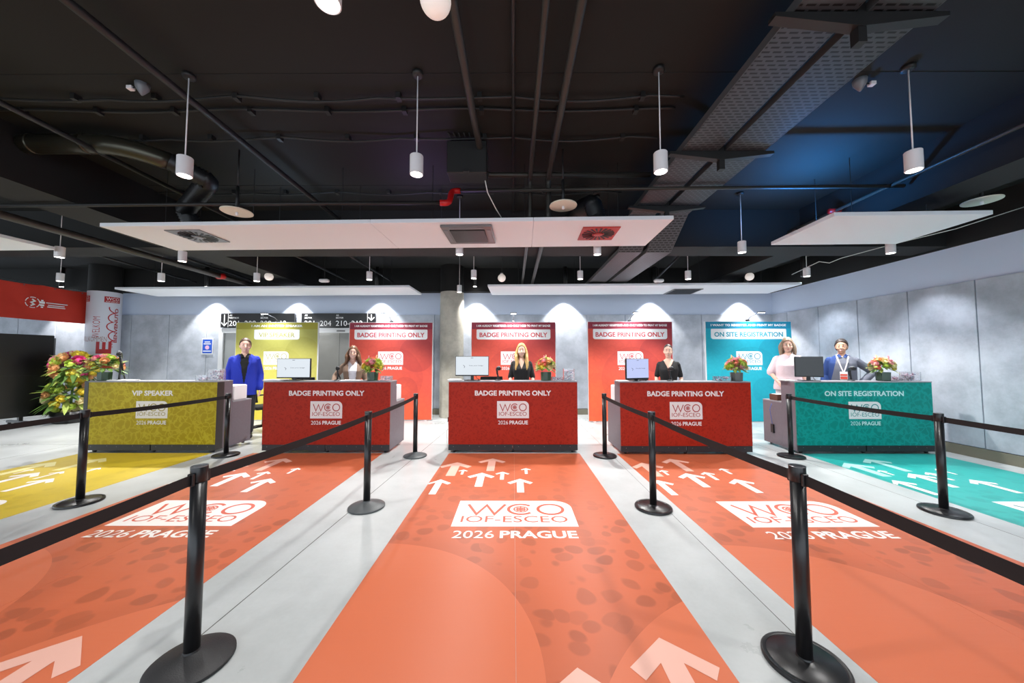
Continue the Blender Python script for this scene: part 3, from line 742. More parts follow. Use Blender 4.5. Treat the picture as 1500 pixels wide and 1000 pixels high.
# discs on poles
for xx, yy, lb in ((347, 311, 'pale round disc antenna on a black pole at left'), (825, 302, 'pale round disc antenna on a black pole near the middle'), (1438, 295, 'grey round disc antenna on a pole at far right')):
    p = at_y(xx, yy, 3.8)
    t = thing('disc_antenna', lb, 'antenna', (p.x, 3.8, p.z), 0, 'round disc antennas')
    MB().lathe([(0.001, 0.012), (0.15, 0.012), (0.152, 0.006), (0.15, 0), (0.001, 0)], 32, cap=False).build('disc', M['disc_white'], t)
    MB().tube([(0, 0, 0.012), (0, 0, 0.30)], 0.017, 10).build('pole', M['pipe_black'], t, True)
    MB().tube([(0, 0, 0.30), (0, 0, ZC - p.z)], 0.008, 8).build('rod', M['pipe_black'], t, True)
    MB().lathe([(0.012, 0), (0.016, -0.03), (0.006, -0.036)], 12).build('tip', M['lamp_white'], t, True)
for xx, yy, lb, s in ((208, 138, 'small ceiling detector at upper left', 1), (1260, 132, 'small ceiling detector at upper right', -1)):
    p = on_z(xx, yy, 3.7)
    t = thing('ceiling_detector', lb, 'detector', (p.x, p.y, ZC), 0)
    MB().lathe([(0.05, 0), (0.045, -0.04), (0.02, -0.08), (0.006, -0.1)], 16).build('body', M['plastic_grey'], t, True)
    MB().cbox(-0.1*s - 0.022, -0.1*s + 0.022, -0.02, 0.02, -0.05, -0.02, 0.003).build('module', M['lamp_white'], t)
    MB().tube([(-0.1*s, 0, -0.03), (0, 0, -0.04)], 0.006, 6).build('lead', M['pipe_black'], t, True)
for xx, yy, lb in ((475, 411, 'small white emergency light above the far left raft'), (965, 411, 'small white emergency light near the perforated tray'), (1352, 999, None)):
    if not lb: continue
    p = at_y(xx, yy, 7.1)
    t = thing('emergency_light', lb, 'light', (p.x, 7.1, p.z))
    MB().cbox(-0.09, 0.09, -0.05, 0.05, -0.03, 0.03, 0.012).build('case', M['lamp_white'], t, True)
    MB().tube([(0, 0, 0.03), (0, 0, ZC - p.z)], 0.004, 6).build('rod', M['pipe_black'], t, True)
pth = [at_y(1500, 303, 4.3), at_y(1400, 335, 4.6), at_y(1310, 357, 5.0), at_y(1232, 378, 5.35), at_y(1215, 385, 5.38), at_y(1200, 383, 5.5), at_y(1160, 402, 6.6)]
pipe('white_cable', [tuple(v) for v in pth], 0.006, 'wire_white', 'loose white cable swagged along the right bulkhead', 6, 'cable')
# ------------------------------------------------------------------ floor graphics
def arrow_pts(x, y, W, L):
    s = [(0,0),(0.5,-0.42),(0.38,-0.58),(0.13,-0.36)]
    pts = [(x + a*W, y + b*W) for a, b in s] + [(x + 0.13*W, y - L), (x - 0.13*W, y - L)] + [(x - a*W, y + b*W) for a, b in reversed(s[1:])]
    return pts
ARR = [(-0.795,4.957,0.447,0.57,1),(-0.312,5.146,0.395,0.57,1),(-0.66,4.631,0.125,0.19,0),(-0.41,4.505,0.337,0.48,0),(-0.151,4.546,0.182,0.29,0),
       (0.151,4.69,0.135,0.225,0),(-0.883,4.259,0.293,0.46,0),(0.067,4.283,0.30,0.43,0),(0.745,1.889,0.42,0.75,1),(0.288,1.711,0.85,1.2,1)]
def lane(cx, m, ink, pale, label, rz=0.0):
    t = thing('floor_graphic', label, 'floor graphic', (cx, 0, 0), rz, 'printed queue lanes on the floor')
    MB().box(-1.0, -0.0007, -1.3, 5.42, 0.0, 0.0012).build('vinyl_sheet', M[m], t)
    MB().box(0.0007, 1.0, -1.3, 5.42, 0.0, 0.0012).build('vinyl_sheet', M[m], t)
    for i, (x, y, W, L, p) in enumerate(ARR):
        pts = arrow_pts(x, y, W, L)
        pts = [(max(-0.998, min(0.998, a)), b) for a, b in pts]
        n = len(pts); mb = MB(); z = 0.0018 + 0.00012 * i
        # head as two arms, shaft as a quad
        mb.add([(a, b, z) for a, b in pts], [(0, 8, 7, 6), (0, 3, 2, 1), (0, 6, 5, 4, 3)])
        mb.build('arrow', M[pale if p else 'arrow_white'], t)
    logo(t, (0, 3.36), 1.106, 'G', 0.0018, ink, 'arrow_white', 'arrow_white', 0.0006, sy=0.926)
lane(0.012, 'lane_orange', 'ink_orange', 'arrow_pale', 'orange printed floor lane leading to the middle desk')
lane(-3.0, 'lane_orange', 'ink_orange', 'arrow_pale', 'orange printed floor lane between the two left barrier rows')
lane(2.66, 'lane_orange', 'ink_orange', 'arrow_pale', 'orange printed floor lane right of the middle one', math.radians(0.9))
lane(-5.63, 'lane_yellow', 'ink_yellow', 'arrow_pale_y', 'yellow printed floor lane at the far left')
lane(5.40, 'lane_teal', 'ink_teal', 'arrow_pale_t', 'teal printed floor lane at the far right')

# ------------------------------------------------------------------ belt barriers
HB = 0.93
_tube = MB().lathe([(0.032, 0.012), (0.032, HB - 0.075)], 28).mesh('post_tube', M['black_metal'], True)
_head = MB().lathe([(0.0335, HB - 0.075), (0.0345, HB - 0.073), (0.0345, HB - 0.008), (0.032, HB - 0.001), (0.001, HB)], 28, cap=False).mesh('belt_head', M['black_metal'])
_ring = MB().lathe([(0.0338, HB - 0.006), (0.0352, HB - 0.005), (0.0352, HB - 0.002), (0.0338, HB - 0.001)], 28).mesh('rim', M['ring_metal'])
_domed = MB().lathe([(0.165, 0), (0.17, 0.004), (0.17, 0.016), (0.164, 0.021), (0.11, 0.038), (0.06, 0.052), (0.036, 0.062), (0.033, 0.07)], 40).mesh('base', M['black_base'])
_domedg = _domed.copy(); _domedg.materials.clear(); _domedg.materials.append(M['grey_base'])
_flat = MB().lathe([(0.168, 0), (0.172, 0.004), (0.172, 0.018), (0.168, 0.023), (0.154, 0.023), (0.150, 0.020), (0.146, 0.023), (0.06, 0.027), (0.036, 0.034), (0.033, 0.04)], 40).mesh('base', M['black_metal'])
for me in (_domed, _domedg, _flat, _head):
    for p in me.polygons: p.use_smooth = True
    try: me.set_sharp_from_angle(angle=math.radians(40))
    except Exception: pass
def post(x, y, label, base, nxt=None):
    t = thing('belt_barrier', label, 'barrier post', (x, y, 0.0013 if False else 0), 0, 'belt barrier posts')
    link('base', base, t); link('post_tube', _tube, t); link('belt_head', _head, t); link('rim', _ring, t)
    for s in (-1, 1): MB().cbox(-0.014, 0.014, s*0.043 - 0.008, s*0.043 + 0.008, 0.842, 0.902, 0.003).build('belt_clip', M['plastic_black'], t)
    if nxt:
        dx, dy = nxt[0] - x, nxt[1] - y; L = math.hypot(dx, dy); ux, uy = dx/L, dy/L; rs = []
        nx, ny = -uy*0.0012, ux*0.0012
        for i in range(17):
            u = 0.036 + (L - 0.072) * i / 16; sag = -0.012 * 4 * (i/16) * (1 - i/16); px_, py_ = ux*u, uy*u
            rs.append([(px_-nx, py_-ny, 0.847+sag), (px_+nx, py_+ny, 0.847+sag), (px_+nx, py_+ny, 0.897+sag), (px_-nx, py_-ny, 0.897+sag)])
        MB().rings(rs).build('belt', M['belt'], t)
    return t
def row(pts, base, labels):
    for i, (p, lb) in enumerate(zip(pts, labels)):
        post(p[0], p[1], lb, base[i] if isinstance(base, list) else base, pts[i+1] if i + 1 < len(pts) else None)
G_ = lambda x, y: (on_z(x, y).x, on_z(x, y).y)
row([G_(608, 668), G_(537, 743), G_(280, 972), (-1.5, -0.1)], [_domedg, _domedg, _domed, _domed],
    ['far black belt barrier post left of the middle desk, on a grey domed base', 'black barrier post with grey domed base halfway along the left inner row', 'large near black barrier post at lower left with domed base', 'black barrier post behind the camera on the left'])
row([G_(886, 668), G_(957, 744), G_(1179, 972), (1.38, -0.1)], _flat,
    ['far black belt barrier post right of the middle desk, on a flat base', 'black barrier post with flat ringed base halfway along the right inner row', 'large near black barrier post at lower right with flat base', 'black barrier post behind the camera on the right'])
row([G_(331, 667), G_(117, 736), (-4.33, 1.7)], _flat, ['black belt barrier post at the right corner of the yellow desk', 'black belt barrier post in front of the left end of the yellow desk', 'black barrier post outside the picture at far left'])
row([G_(1159, 669), G_(1383, 750), (4.06, 1.5)], _flat, ['black belt barrier post at the left corner of the teal desk', 'black belt barrier post in front of the right end of the teal desk', 'black barrier post outside the picture at far right'])

# ------------------------------------------------------------------ counters
DESKS = {}
def desk(key, x0, x1, Y, title, tw, pm, ink, label, posts=False, year='print_plate'):
    w = x1 - x0; cx = (x0 + x1) / 2
    t = thing('reception_desk', label, 'desk', (cx, Y, 0), 0, 'registration desks')
    DESKS[key] = (cx, Y, w)
    h = w / 2
    fp = MB().cbox(-h, h, 0, 0.022, 0.128, 1.082, 0.002).build('front_panel', M[pm], t)
    text(fp, title, (0, 1.10 - 0.185), tw, 0.08, year, off=-0.001, bold=0.035)
    logo(fp, (0, 1.10 - 0.44), 0.494, 'F', -0.001, ink, 'print_plate', year, -0.0008)
    MB().cbox(-h - 0.004, h + 0.004, -0.004, 0.30, 1.083, 1.10, 0.002).build('counter_top', M['top_grey'], t)
    for s in (-1, 1):
        a, b = sorted((s*h, s*(h - 0.02)))
        MB().box(a, b, 0.0225, 0.30, 0.04, 1.083).build('side_panel', M['side_laminate'], t)
        MB().box(a, b, 0.301, 0.72, 0.04, 0.735).build('wing_panel', M['side_laminate'], t)
        if posts: MB().cbox(min(s*(h+0.004), s*(h-0.0)) , max(s*(h+0.004), s*(h)), -0.002, 0.13, 0.04, 1.083, 0.001).build('corner_post', M['frame_dark'], t)
    if posts: MB().cbox(-h - 0.065, -h - 0.001, -0.003, 0.06, 0.04, 1.10, 0.002).build('corner_post', M['frame_dark'], t)
    MB().box(-h + 0.021, h - 0.021, 0.30, 0.318, 0.04, 1.083).build('back_panel', M['side_laminate'], t)
    MB().cbox(-h, h, 0.31, 0.725, 0.736, 0.756, 0.002).build('worktop', M['top_grey'], t)
    for a, b in ((-h, -0.006), (0.006, h)):
        pl = MB().box(a + 0.002, b - 0.002, 0.004, 0.022, 0.038, 0.126).build('plinth', M['plinth_dark'], t)
        for i in range(5):
            sx = a + (b - a) * (0.08 + 0.2 * i + 0.05 * (i % 2))
            MB().lathe([(0.006, 0), (0.005, 0.002)], 8).build('screw', M['ring_metal'], pl, loc=(sx, 0.004, 0.095 + 0.012*(i % 2)), rot=(PI/2, 0, 0))
    for sx in (-h + 0.08, 0, h - 0.08):
        for sy in (0.06, 0.66):
            MB().tube([(sx - 0.016, sy, 0.021), (sx + 0.016, sy, 0.021)], 0.0205, 12).build('caster', M['plastic_black'], t, True)
            MB().box(sx - 0.02, sx + 0.02, sy - 0.012, sy + 0.012, 0.02, 0.05).build('caster_fork', M['plastic_black'], t)
    return t
desk('vip', at_y(128, 600, 5.42).x, at_y(317, 600, 5.42).x, 5.42, 'VIP SPEAKER', 0.645, 'desk_yellow', 'ink_yellow', 'yellow registration desk lettered for speakers, at far left', True)
desk('r1', at_y(385, 600, 5.42).x, at_y(571, 600, 5.42).x, 5.42, 'BADGE PRINTING ONLY', 1.17, 'desk_red', 'ink_deskred', 'red registration desk right of the yellow one')
desk('r2', at_y(657, 600, 5.45).x, at_y(846, 600, 5.45).x, 5.45, 'BADGE PRINTING ONLY', 1.186, 'desk_red', 'ink_deskred', 'red registration desk in the middle of the row')
desk('r3', at_y(909, 600, 5.36).x, at_y(1101, 600, 5.36).x, 5.36, 'BADGE PRINTING ONLY', 1.17, 'desk_red', 'ink_deskred', 'red registration desk beside the teal one')
mat('print_mint', rgb(186,222,222), 0.5)
desk('teal', at_y(1167, 600, 5.40).x, at_y(1367, 600, 5.40).x, 5.40, 'ON SITE REGISTRATION', 1.21, 'desk_teal', 'ink_teal', 'teal registration desk at far right', False, 'print_mint')

# ------------------------------------------------------------------ backdrops
def backdrop(x0, x1, Y, top, title, tw, bh, pm, band, ink, label, ydx=0.0):
    w = x1 - x0; cx = (x0 + x1) / 2; H = 2.31; h = w / 2
    t = thing('backdrop', label, 'backdrop', (cx, Y, 0), 0, 'printed fabric backdrops')
    MB().cbox(-h, h, 0.002, 0.045, 0.012, H, 0.004).build('frame', M['frame_white'], t)
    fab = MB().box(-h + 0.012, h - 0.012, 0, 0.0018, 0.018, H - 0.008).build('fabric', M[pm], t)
    MB().box(-h + 0.013, h - 0.013, -0.0012, 0, H - 0.165, H - 0.009).build('top_band', M[band], fab)
    text(fab, top, (0, H - 0.088), w*0.87 if len(top) > 24 else w*0.62, 0.05, 'print_white', off=-0.0024, bold=0.04)
    bw = w * 0.872 if len(title) > 12 else w * 0.55
    o = rounded(bw, 0.237, 0.05, 5, 0.02)
    put2d(MB(), o, [tuple(range(len(o)))], 'F', (0, H - 0.292), -0.0014).build('title_plate', M['print_white'], fab)
    text(fab, title, (0, H - 0.302), tw, bh, ink, off=-0.0026, bold=0.03)
    logo(fab, (0, H - 0.85), 0.594, 'F', -0.0014, ink, 'print_white', 'print_white', -0.0008)
    for s in (-1, 1): MB().cbox(s*h*0.86 - 0.03, s*h*0.86 + 0.03, -0.06, 0.28, 0, 0.012, 0.002).build('foot_plate', M['frame_white'], t)
    al = MB().cbox(-0.03, 0.03, -0.012, 0.055, H, H + 0.04, 0.004).build('lamp_clamp', M['plastic_black'], t)
    MB().tube([(0, 0.02, H + 0.03), (0, -0.1, H + 0.1), (0, -0.40, H + 0.155)], 0.007, 8).build('lamp_arm', M['plastic_grey'], al, True)
    MB().cbox(-0.07, 0.07, -0.48, -0.39, H + 0.14, H + 0.165, 0.006).build('lamp_head', M['plastic_grey'], al)
    MB().box(-0.055, 0.055, -0.47, -0.40, H + 0.1375, H + 0.139).build('lamp_lens', M['lamp_glow'], al)
    spot(al, (0, -0.435, H + 0.13), ARM_W, 120, 0.9, (math.radians(42), 0, 0), (0.92, 0.96, 1.0), 0.04)
RT = 'I AM ALREADY REGISTERED AND ONLY NEED TO PRINT MY BADGE'
backdrop(-6.58, -4.62, 8.22, 'I AM AN INVITED SPEAKER', 'VIP SPEAKER', 0.86, 0.11, 'drop_yellow', 'band_yellow', 'ink_olive', 'yellow-green fabric backdrop behind the man in blue')
backdrop(-3.90, -1.91, 8.25, RT, 'BADGE PRINTING ONLY', 1.6, 0.11, 'drop_red', 'band_red', 'ink_rose', 'red fabric backdrop left of the concrete column')
backdrop(-0.995, 1.0, 8.2, RT, 'BADGE PRINTING ONLY', 1.6, 0.11, 'drop_red', 'band_red', 'ink_rose', 'red fabric backdrop behind the long-haired blonde woman')
backdrop(1.72, 3.69, 8.08, RT, 'BADGE PRINTING ONLY', 1.6, 0.11, 'drop_red', 'band_red', 'ink_rose', 'red fabric backdrop next to the teal backdrop')
backdrop(4.43, 6.42, 8.05, 'I WANT TO REGISTER AND PRINT MY BADGE', 'ON SITE REGISTRATION', 1.58, 0.11, 'drop_teal', 'band_teal', 'ink_aqua', 'teal fabric backdrop at the right')

# ------------------------------------------------------------------ signs
def dirsign(x0, x1, label, items, arrow_left):
    t = thing('direction_sign', label, 'sign', ((x0 + x1)/2, YB - 0.115, 2.255), 0, 'black direction signs over the lifts')
    h = (x1 - x0)/2
    bd = MB().cbox(-h, h, 0, 0.08, 0, 0.375, 0.003).build('board', M['sign_black'], t)
    ax = -h + 0.1 if arrow_left else h - 0.1
    yb = -0.14 if arrow_left else 0.0
    mb = MB(); stroke(mb, [(0, 0.15), (0, yb)], 0.022, 'F', (ax, 0.19), -0.0015)
    stroke(mb, [(-0.075, yb + 0.08), (0, yb), (0.075, yb + 0.08)], 0.022, 'F', (ax, 0.19), -0.002); mb.build('arrow', M['print_white'], bd)
    lx = ax + 0.1 if arrow_left else ax - 0.1
    MB().box(lx - 0.004, lx + 0.004, -0.0015, 0, 0.01, 0.365).build('divider', M['print_white'], bd)
    for x, word, num, nw in items:
        text(bd, 'A2', (x + 0.04, 0.322), 0.07, 0.042, 'print_white', bold=0.02)
        ww = 0.028 * len(word) + 0.03
        text(bd, word, (x + ww/2, 0.255), ww, 0.042, 'print_white', bold=0.02)
        text(bd, num, (x + nw/2, 0.112), nw, 0.135, 'print_white', bold=0.0)
dirsign(-7.64, -5.71, 'black direction sign with down arrow at its left end', [(-0.74, 'PARTYBOX', '201\u2013208', 0.70), (0.08, 'SECTOR', '209\u2013212', 0.68)], True)
dirsign(-5.53, -3.60, 'black direction sign with down arrow at its right end', [(-0.88, 'SECTOR', '201\u2013204', 0.70), (-0.06, 'SECTOR', '210\u2013212', 0.70)], False)
t = thing('wall_poster', 'small blue framed notice on the wall left of the lifts', 'poster', (-8.02, YB - 0.045, 1.56))
MB().cbox(-0.15, 0.15, 0, 0.014, 0, 0.42, 0.003).build('frame', M['frame_white'], t)
pb = MB().box(-0.125, 0.125, -0.002, 0, 0.03, 0.39).build('sheet', M['poster_blue'], t)
for z, w in ((0.325, 0.14), (0.275, 0.19), (0.085, 0.21)): MB().box(-w/2, w/2, -0.0035, -0.002, z - 0.011, z + 0.011).build('print_line', M['print_white'], pb)
mat('print_pinkish', rgb(222,176,206), 0.5)
MB().add([(0.055*math.cos(2*PI*i/20), -0.0035, 0.18 + 0.055*math.sin(2*PI*i/20)) for i in range(20)], [tuple(range(20))]).build('print_disc', M['print_pinkish'], pb)

# ------------------------------------------------------------------ left corner: led wall, banner
t = thing('led_screen', 'large switched-off black screen on low wheeled feet at far left', 'screen', (-10.95, 6.44, 0), math.radians(77.3))
MB().cbox(-1.6, 1.6, 0, 0.09, 0.18, 1.98, 0.006).build('cabinet', M['plastic_black'], t)
for i in range(4):
    for j in range(2):
        MB().box(-1.595 + i*0.7975 + 0.001, -1.595 + (i+1)*0.7975 - 0.001, -0.012, 0.0, 0.185 + j*0.895 + 0.001, 0.185 + (j+1)*0.895 - 0.001).build('display_tile', M['led_black'], t)
MB().cbox(1.601, 1.63, 0.0, 0.06, 0.1, 1.92, 0.004).build('side_rail', M['grille_grey'], t)
for xx in (-1.2, 0, 1.2):
    MB().cbox(xx - 0.03, xx + 0.03, -0.35, 0.45, 0.05, 0.10, 0.005).build('foot', M['plastic_black'], t)
    MB().box(xx - 0.03, xx + 0.03, 0.02, 0.08, 0.10, 0.18).build('leg', M['plastic_black'], t)
    for yy in (-0.3, 0.4): MB().tube([(xx - 0.02, yy, 0.026), (xx + 0.02, yy, 0.026)], 0.0255, 12).build('wheel', M['plastic_black'], t, True)
t = thing('hanging_banner', 'red fabric banner with white emblems hung at upper left', 'banner', (-10.62, 5.3, 0), PI/2)
L = 3.28; nx_, nz_ = 60, 14; z0, z1 = 2.31, 3.10
vv = []; ff = []
def sway(x, v): return 0.025*math.sin(x*3.0 + v*2) * (1 - v*0.6) + 0.012*math.sin(x*9 + v*5) * v
for k_ in (0, 1):
    for i in range(nx_ + 1):
        for j in range(nz_ + 1):
            x = L*i/nx_; v = j/nz_; sag = -0.025*abs(math.sin(x*3.8)) * v
            vv.append((x, sway(x, v) + k_*0.003, z0 + (z1 - z0)*v + sag))
n1 = (nx_+1)*(nz_+1)
for i in range(nx_):
    for j in range(nz_):
        a = i*(nz_+1) + j; b = a + nz_ + 1
        ff.append((a, b, b+1, a+1)); ff.append((n1+a, n1+a+1, n1+b+1, n1+b))
bn = MB().add(vv, ff).build('cloth', M['banner_red'], t, True)
def bpos(px_):   # distance along the banner for a picture column
    return 10.62*511/(752 - px_) - 5.3
ex = bpos(38.6)
mb = MB(); 
for a in range(0, 360, 60): stroke(mb, arc(0, 0, 0.115, a + 6, a + 52, 6), 0.016, 'F', (ex, 2.69), sway(ex, 0.5) - 0.02)
stroke(mb, [(-0.03,-0.075),(0.025,-0.04),(-0.025,0.0),(0.035,0.035),(-0.01,0.075)], 0.028, 'F', (ex, 2.69), sway(ex, 0.5) - 0.021)
mb.build('emblem', M['print_white'], bn)
fx = bpos(53); mb = MB()
for (w_, z_, h_) in ((0.04, 0.07, 0.03), (0.09, 0.025, 0.05), (0.075, -0.035, 0.04), (0.04, -0.08, 0.03)):
    mb.add([(fx - w_/2, sway(fx,0.5) - 0.02, 2.685 + z_ - h_/2), (fx + w_/2, sway(fx,0.5) - 0.02, 2.685 + z_ - h_/2), (fx + w_/2, sway(fx,0.5) - 0.02, 2.685 + z_ + h_/2), (fx - w_/2, sway(fx,0.5) - 0.02, 2.685 + z_ + h_/2)], [(0,1,2,3)])
mb.build('emblem', M['print_white'], bn)
for (pa, pb_, z_) in ((59, 90, 2.715), (62, 86, 2.665), (61, 87, 2.625)):
    a, b = bpos(pa), bpos(pb_)
    mb = MB(); n = 12
    pts = [(a + (b - a)*i/n, sway(a + (b - a)*i/n, 0.5) - 0.02, z_ + s*0.010) for s in (-1, 1) for i in range(n + 1)]
    mb.add(pts, [(i, i+1, n+2+i, n+1+i) for i in range(n)]).build('print_line', M['print_white'], bn)
MB().tube([(-0.2, 0, 3.12), (L + 0.1, 0, 3.12)], 0.006, 6).build('top_cord', M['pipe_black'], t)
for i in range(7): MB().lathe([(0.014, 0), (0.014, 0.006)], 10).build('eyelet', M['ring_metal'], t, loc=(0.1 + i*0.51, -0.03, 3.05), rot=(PI/2, 0, 0))
for (z_, b) in ((2.75, (1.1, 0.25, 2.55)), (2.33, (1.1, 0.25, 2.30))): MB().tube([(L, 0, z_), (L + 0.35, -0.1, (z_ + b[2])/2 ), (L + 0.17, -0.03, z_ - 0.02)][:2], 0.004, 6).build('tie_cord', M['pipe_black'], t)
MB().tube([(L + 0.08, 0, 3.12), (L + 0.08, 0, ZC)], 0.005, 6).build('hanger_wire', M['pipe_black'], t)
MB().tube([(0.3, 0, 3.12), (0.3, 0, ZC)], 0.005, 6).build('hanger_wire', M['pipe_black'], t)
MB().add([(0.302*math.cos(math.radians(a)), 0.302*math.sin(math.radians(a)), z) for z in (1.2, 1.52) for a in range(-80, 20, 5)], [(i, i+1, 21+i, 20+i) for i in range(19)]).build('print_patch', M['armchair'], wc)
# ------------------------------------------------------------------ things on the desks
ZT = 1.10
def monitor(px0, px1, pyt, pyb, Y, label, scr, rz=0.0, words=True):
    a, b = at_y(px0, 540, Y), at_y(px1, 540, Y); zt, zb = at_y(px0, pyt, Y).z, at_y(px0, pyb, Y).z
    w = (b.x - a.x) / math.cos(rz); h = zt - zb
    t = thing('monitor', label, 'monitor', ((a.x + b.x)/2, Y, ZT), rz, 'monitors on the desks')
    z0 = zb - ZT
    cs = MB().cbox(-w/2, w/2, 0, 0.035, z0, z0 + h, 0.004).build('case', M['plastic_black'], t)
    sc = MB().box(-w/2 + 0.008, w/2 - 0.008, -0.0012, 0, z0 + 0.018, z0 + h - 0.008).build('screen', M[scr], t)
    if words:
        text(sc, 'Scan your badge', (w*0.12, z0 + h*0.52), w*0.42, 0.02, 'screen_ink', off=-0.002)
        mb = MB(); stroke(mb, [(-0.015, 0.015), (0.012, -0.005), (0.0, -0.03)], 0.006, 'F', (-w*0.24, z0 + h*0.5), -0.002); mb.build('icon', M['screen_ink'], sc)
        MB().box(-0.02, 0.02, -0.002, -0.0013, z0 + h*0.9, z0 + h*0.92).build('icon', M['screen_ink'], sc)
    MB().box(-0.025, 0.025, 0.03, 0.05, 0.01, z0 + h*0.5).build('stand_neck', M['plastic_black'], t)
    MB().cbox(-0.12, 0.12, -0.06, 0.12, 0, 0.01, 0.003).build('stand_foot', M['plastic_black'], t)
    MB().tube([(0.05, 0.03, z0 + 0.02), (0.07, 0.05, 0.04), (0.11, 0.08, 0.006)], 0.004, 6).build('cable', M['plastic_black'], t, True)
monitor(405.3, 454.5, 524.7, 553.8, 5.58, 'lit monitor on the red desk beside the yellow desk', 'screen_on')
monitor(667, 716, 521.5, 550.5, 5.60, 'lit monitor on the middle red desk', 'screen_on')
monitor(915, 953.5, 525, 555, 5.50, 'tilted bluish lit monitor on the red desk near the teal desk', 'screen_blue', math.radians(22))
monitor(1169, 1202, 522, 552, 5.52, 'switched-off dark monitor on the teal desk', 'screen_off', math.radians(-18), False)
def scanner(px_, Y, label, h=0.21, rz=0.0):
    p = at_y(px_, 560, Y)
    t = thing('barcode_scanner', label, 'scanner', (p.x, Y, ZT), rz, 'barcode scanners on stands')
    MB().lathe([(0.05, 0), (0.05, 0.006), (0.035, 0.014), (0.012, 0.02)], 20).build('base', M['plastic_black'], t, True)
    MB().tube([(0, 0, 0.012), (0.005, 0.01, h*0.35), (0.0, 0.015, h*0.7), (0, 0.0, h*0.85)], [0.014, 0.011, 0.011, 0.014], 10).build('stand', M['plastic_black'], t, True)
    hd = MB().tube([(0, 0.045, h*0.80), (0, 0.0, h*0.9), (0, -0.05, h*0.93), (0, -0.085, h*0.90)], [0.02, 0.03, 0.033, 0.026], 12).build('head', M['plastic_black'], t, True)
    MB().tube([(0, 0.0, h*0.955), (0, -0.06, h*0.985)], [0.022, 0.026], 10).build('top_cover', M['plastic_grey'], hd, True)
    MB().tube([(0, 0.04, h*0.82), (0.01, 0.055, h*0.5), (0.05, 0.06, 0.02)], [0.014, 0.012, 0.01], 8).build('handle', M['plastic_black'], hd, True)
scanner(494, 5.60, 'black barcode scanner on the desk of the woman in tan', 0.21, 0.5)
scanner(729, 5.62, 'black barcode scanner on the middle red desk', 0.21, 0.4)
scanner(982, 5.50, 'black barcode scanner in front of the dark-haired woman', 0.21, 0.0)
scanner(1247, 5.56, 'black barcode scanner before the man in grey', 0.21, -0.2)
scanner(174, 5.58, 'tall black scanner stand beside the flowers on the yellow desk', 0.46, 0.6)
def papers(px_, Y, label, n=4, w=0.30):
    p = at_y(px_, 560, Y); t = thing('paper_stack', label, 'paper', (p.x, Y, ZT), 0, 'paper on the desks')
    for i in range(n):
        MB().box(-w/2, w/2, -0.09, 0.11, 0.0002 + i*0.0045, 0.0045 + i*0.0045).build('sheet', M['paper'], t, rot=(0, 0, random.uniform(-0.12, 0.12)))
papers(404, 5.56, 'loose white paper left of the monitor on the left red desk'); papers(666, 5.57, 'white paper at the left end of the middle red desk', 5, 0.18)
papers(912, 5.44, 'white paper beside the tilted monitor', 3, 0.16); papers(180, 5.56, 'white leaflets beside the vase on the yellow desk', 3, 0.32); papers(1152, 5.62, 'white paper at the corner of the teal desk', 3, 0.14); papers(514, 5.56, 'flat white sheets before the woman in tan', 2, 0.3)
_cand = [M['candy_pink'], M['candy_plum'], M['candy_blue']]
def candy(px0, px1, Y, h, label, zb=ZT, fill=0.85, dy=0.12):
    a, b = at_y(px0, 560, Y), at_y(px1, 560, Y); w = b.x - a.x
    t = thing('candy_box', label, 'box', ((a.x + b.x)/2, Y, zb), 0, 'clear boxes of wrapped sweets')
    th = 0.003
    mb = MB(); mb.box(-w/2, w/2, -dy/2, dy/2, 0, th)
    mb.box(-w/2, w/2, -dy/2, -dy/2 + th, th, h); mb.box(-w/2, w/2, dy/2 - th, dy/2, th, h)
    mb.box(-w/2, -w/2 + th, -dy/2 + th, dy/2 - th, th, h); mb.box(w/2 - th, w/2, -dy/2 + th, dy/2 - th, th, h)
    mb.build('clear_box', M['acrylic'], t)
    for ci in range(3):
        mb = MB(); n = max(8, int(w*dy*h*fill*14000/3))
        for i in range(n):
            c = (random.uniform(-w/2 + 0.018, w/2 - 0.018), random.uniform(-dy/2 + 0.018, dy/2 - 0.018), random.uniform(0.014, h*fill))
            mb.ell(c, (random.uniform(0.010, 0.016),)*2 + (random.uniform(0.008, 0.013),), 6, 4, Matrix.Rotation(random.random()*3, 3, 'X'))
        o = mb.build('wrapped_sweets', _cand[ci], t, True); o['kind'] = 'stuff'
candy(291, 307, 5.60, 0.085, 'low clear box of sweets on the yellow desk', fill=0.6); candy(308.5, 326, 5.60, 0.18, 'tall clear box of sweets at the right end of the yellow desk')
candy(559, 573.5, 5.58, 0.075, 'low clear box of sweets on the left red desk'); candy(808, 824, 5.60, 0.06, 'low clear box of sweets on the middle red desk'); candy(825.5, 841, 5.60, 0.19, 'tall clear box of sweets on the middle red desk')
candy(1047, 1068, 5.50, 0.075, 'low clear box of sweets beside the vase near the teal desk'); candy(1308, 1323, 5.64, 0.07, 'lower clear box of sweets on the teal desk'); candy(1324, 1343, 5.56, 0.14, 'higher clear box of sweets on the teal desk')
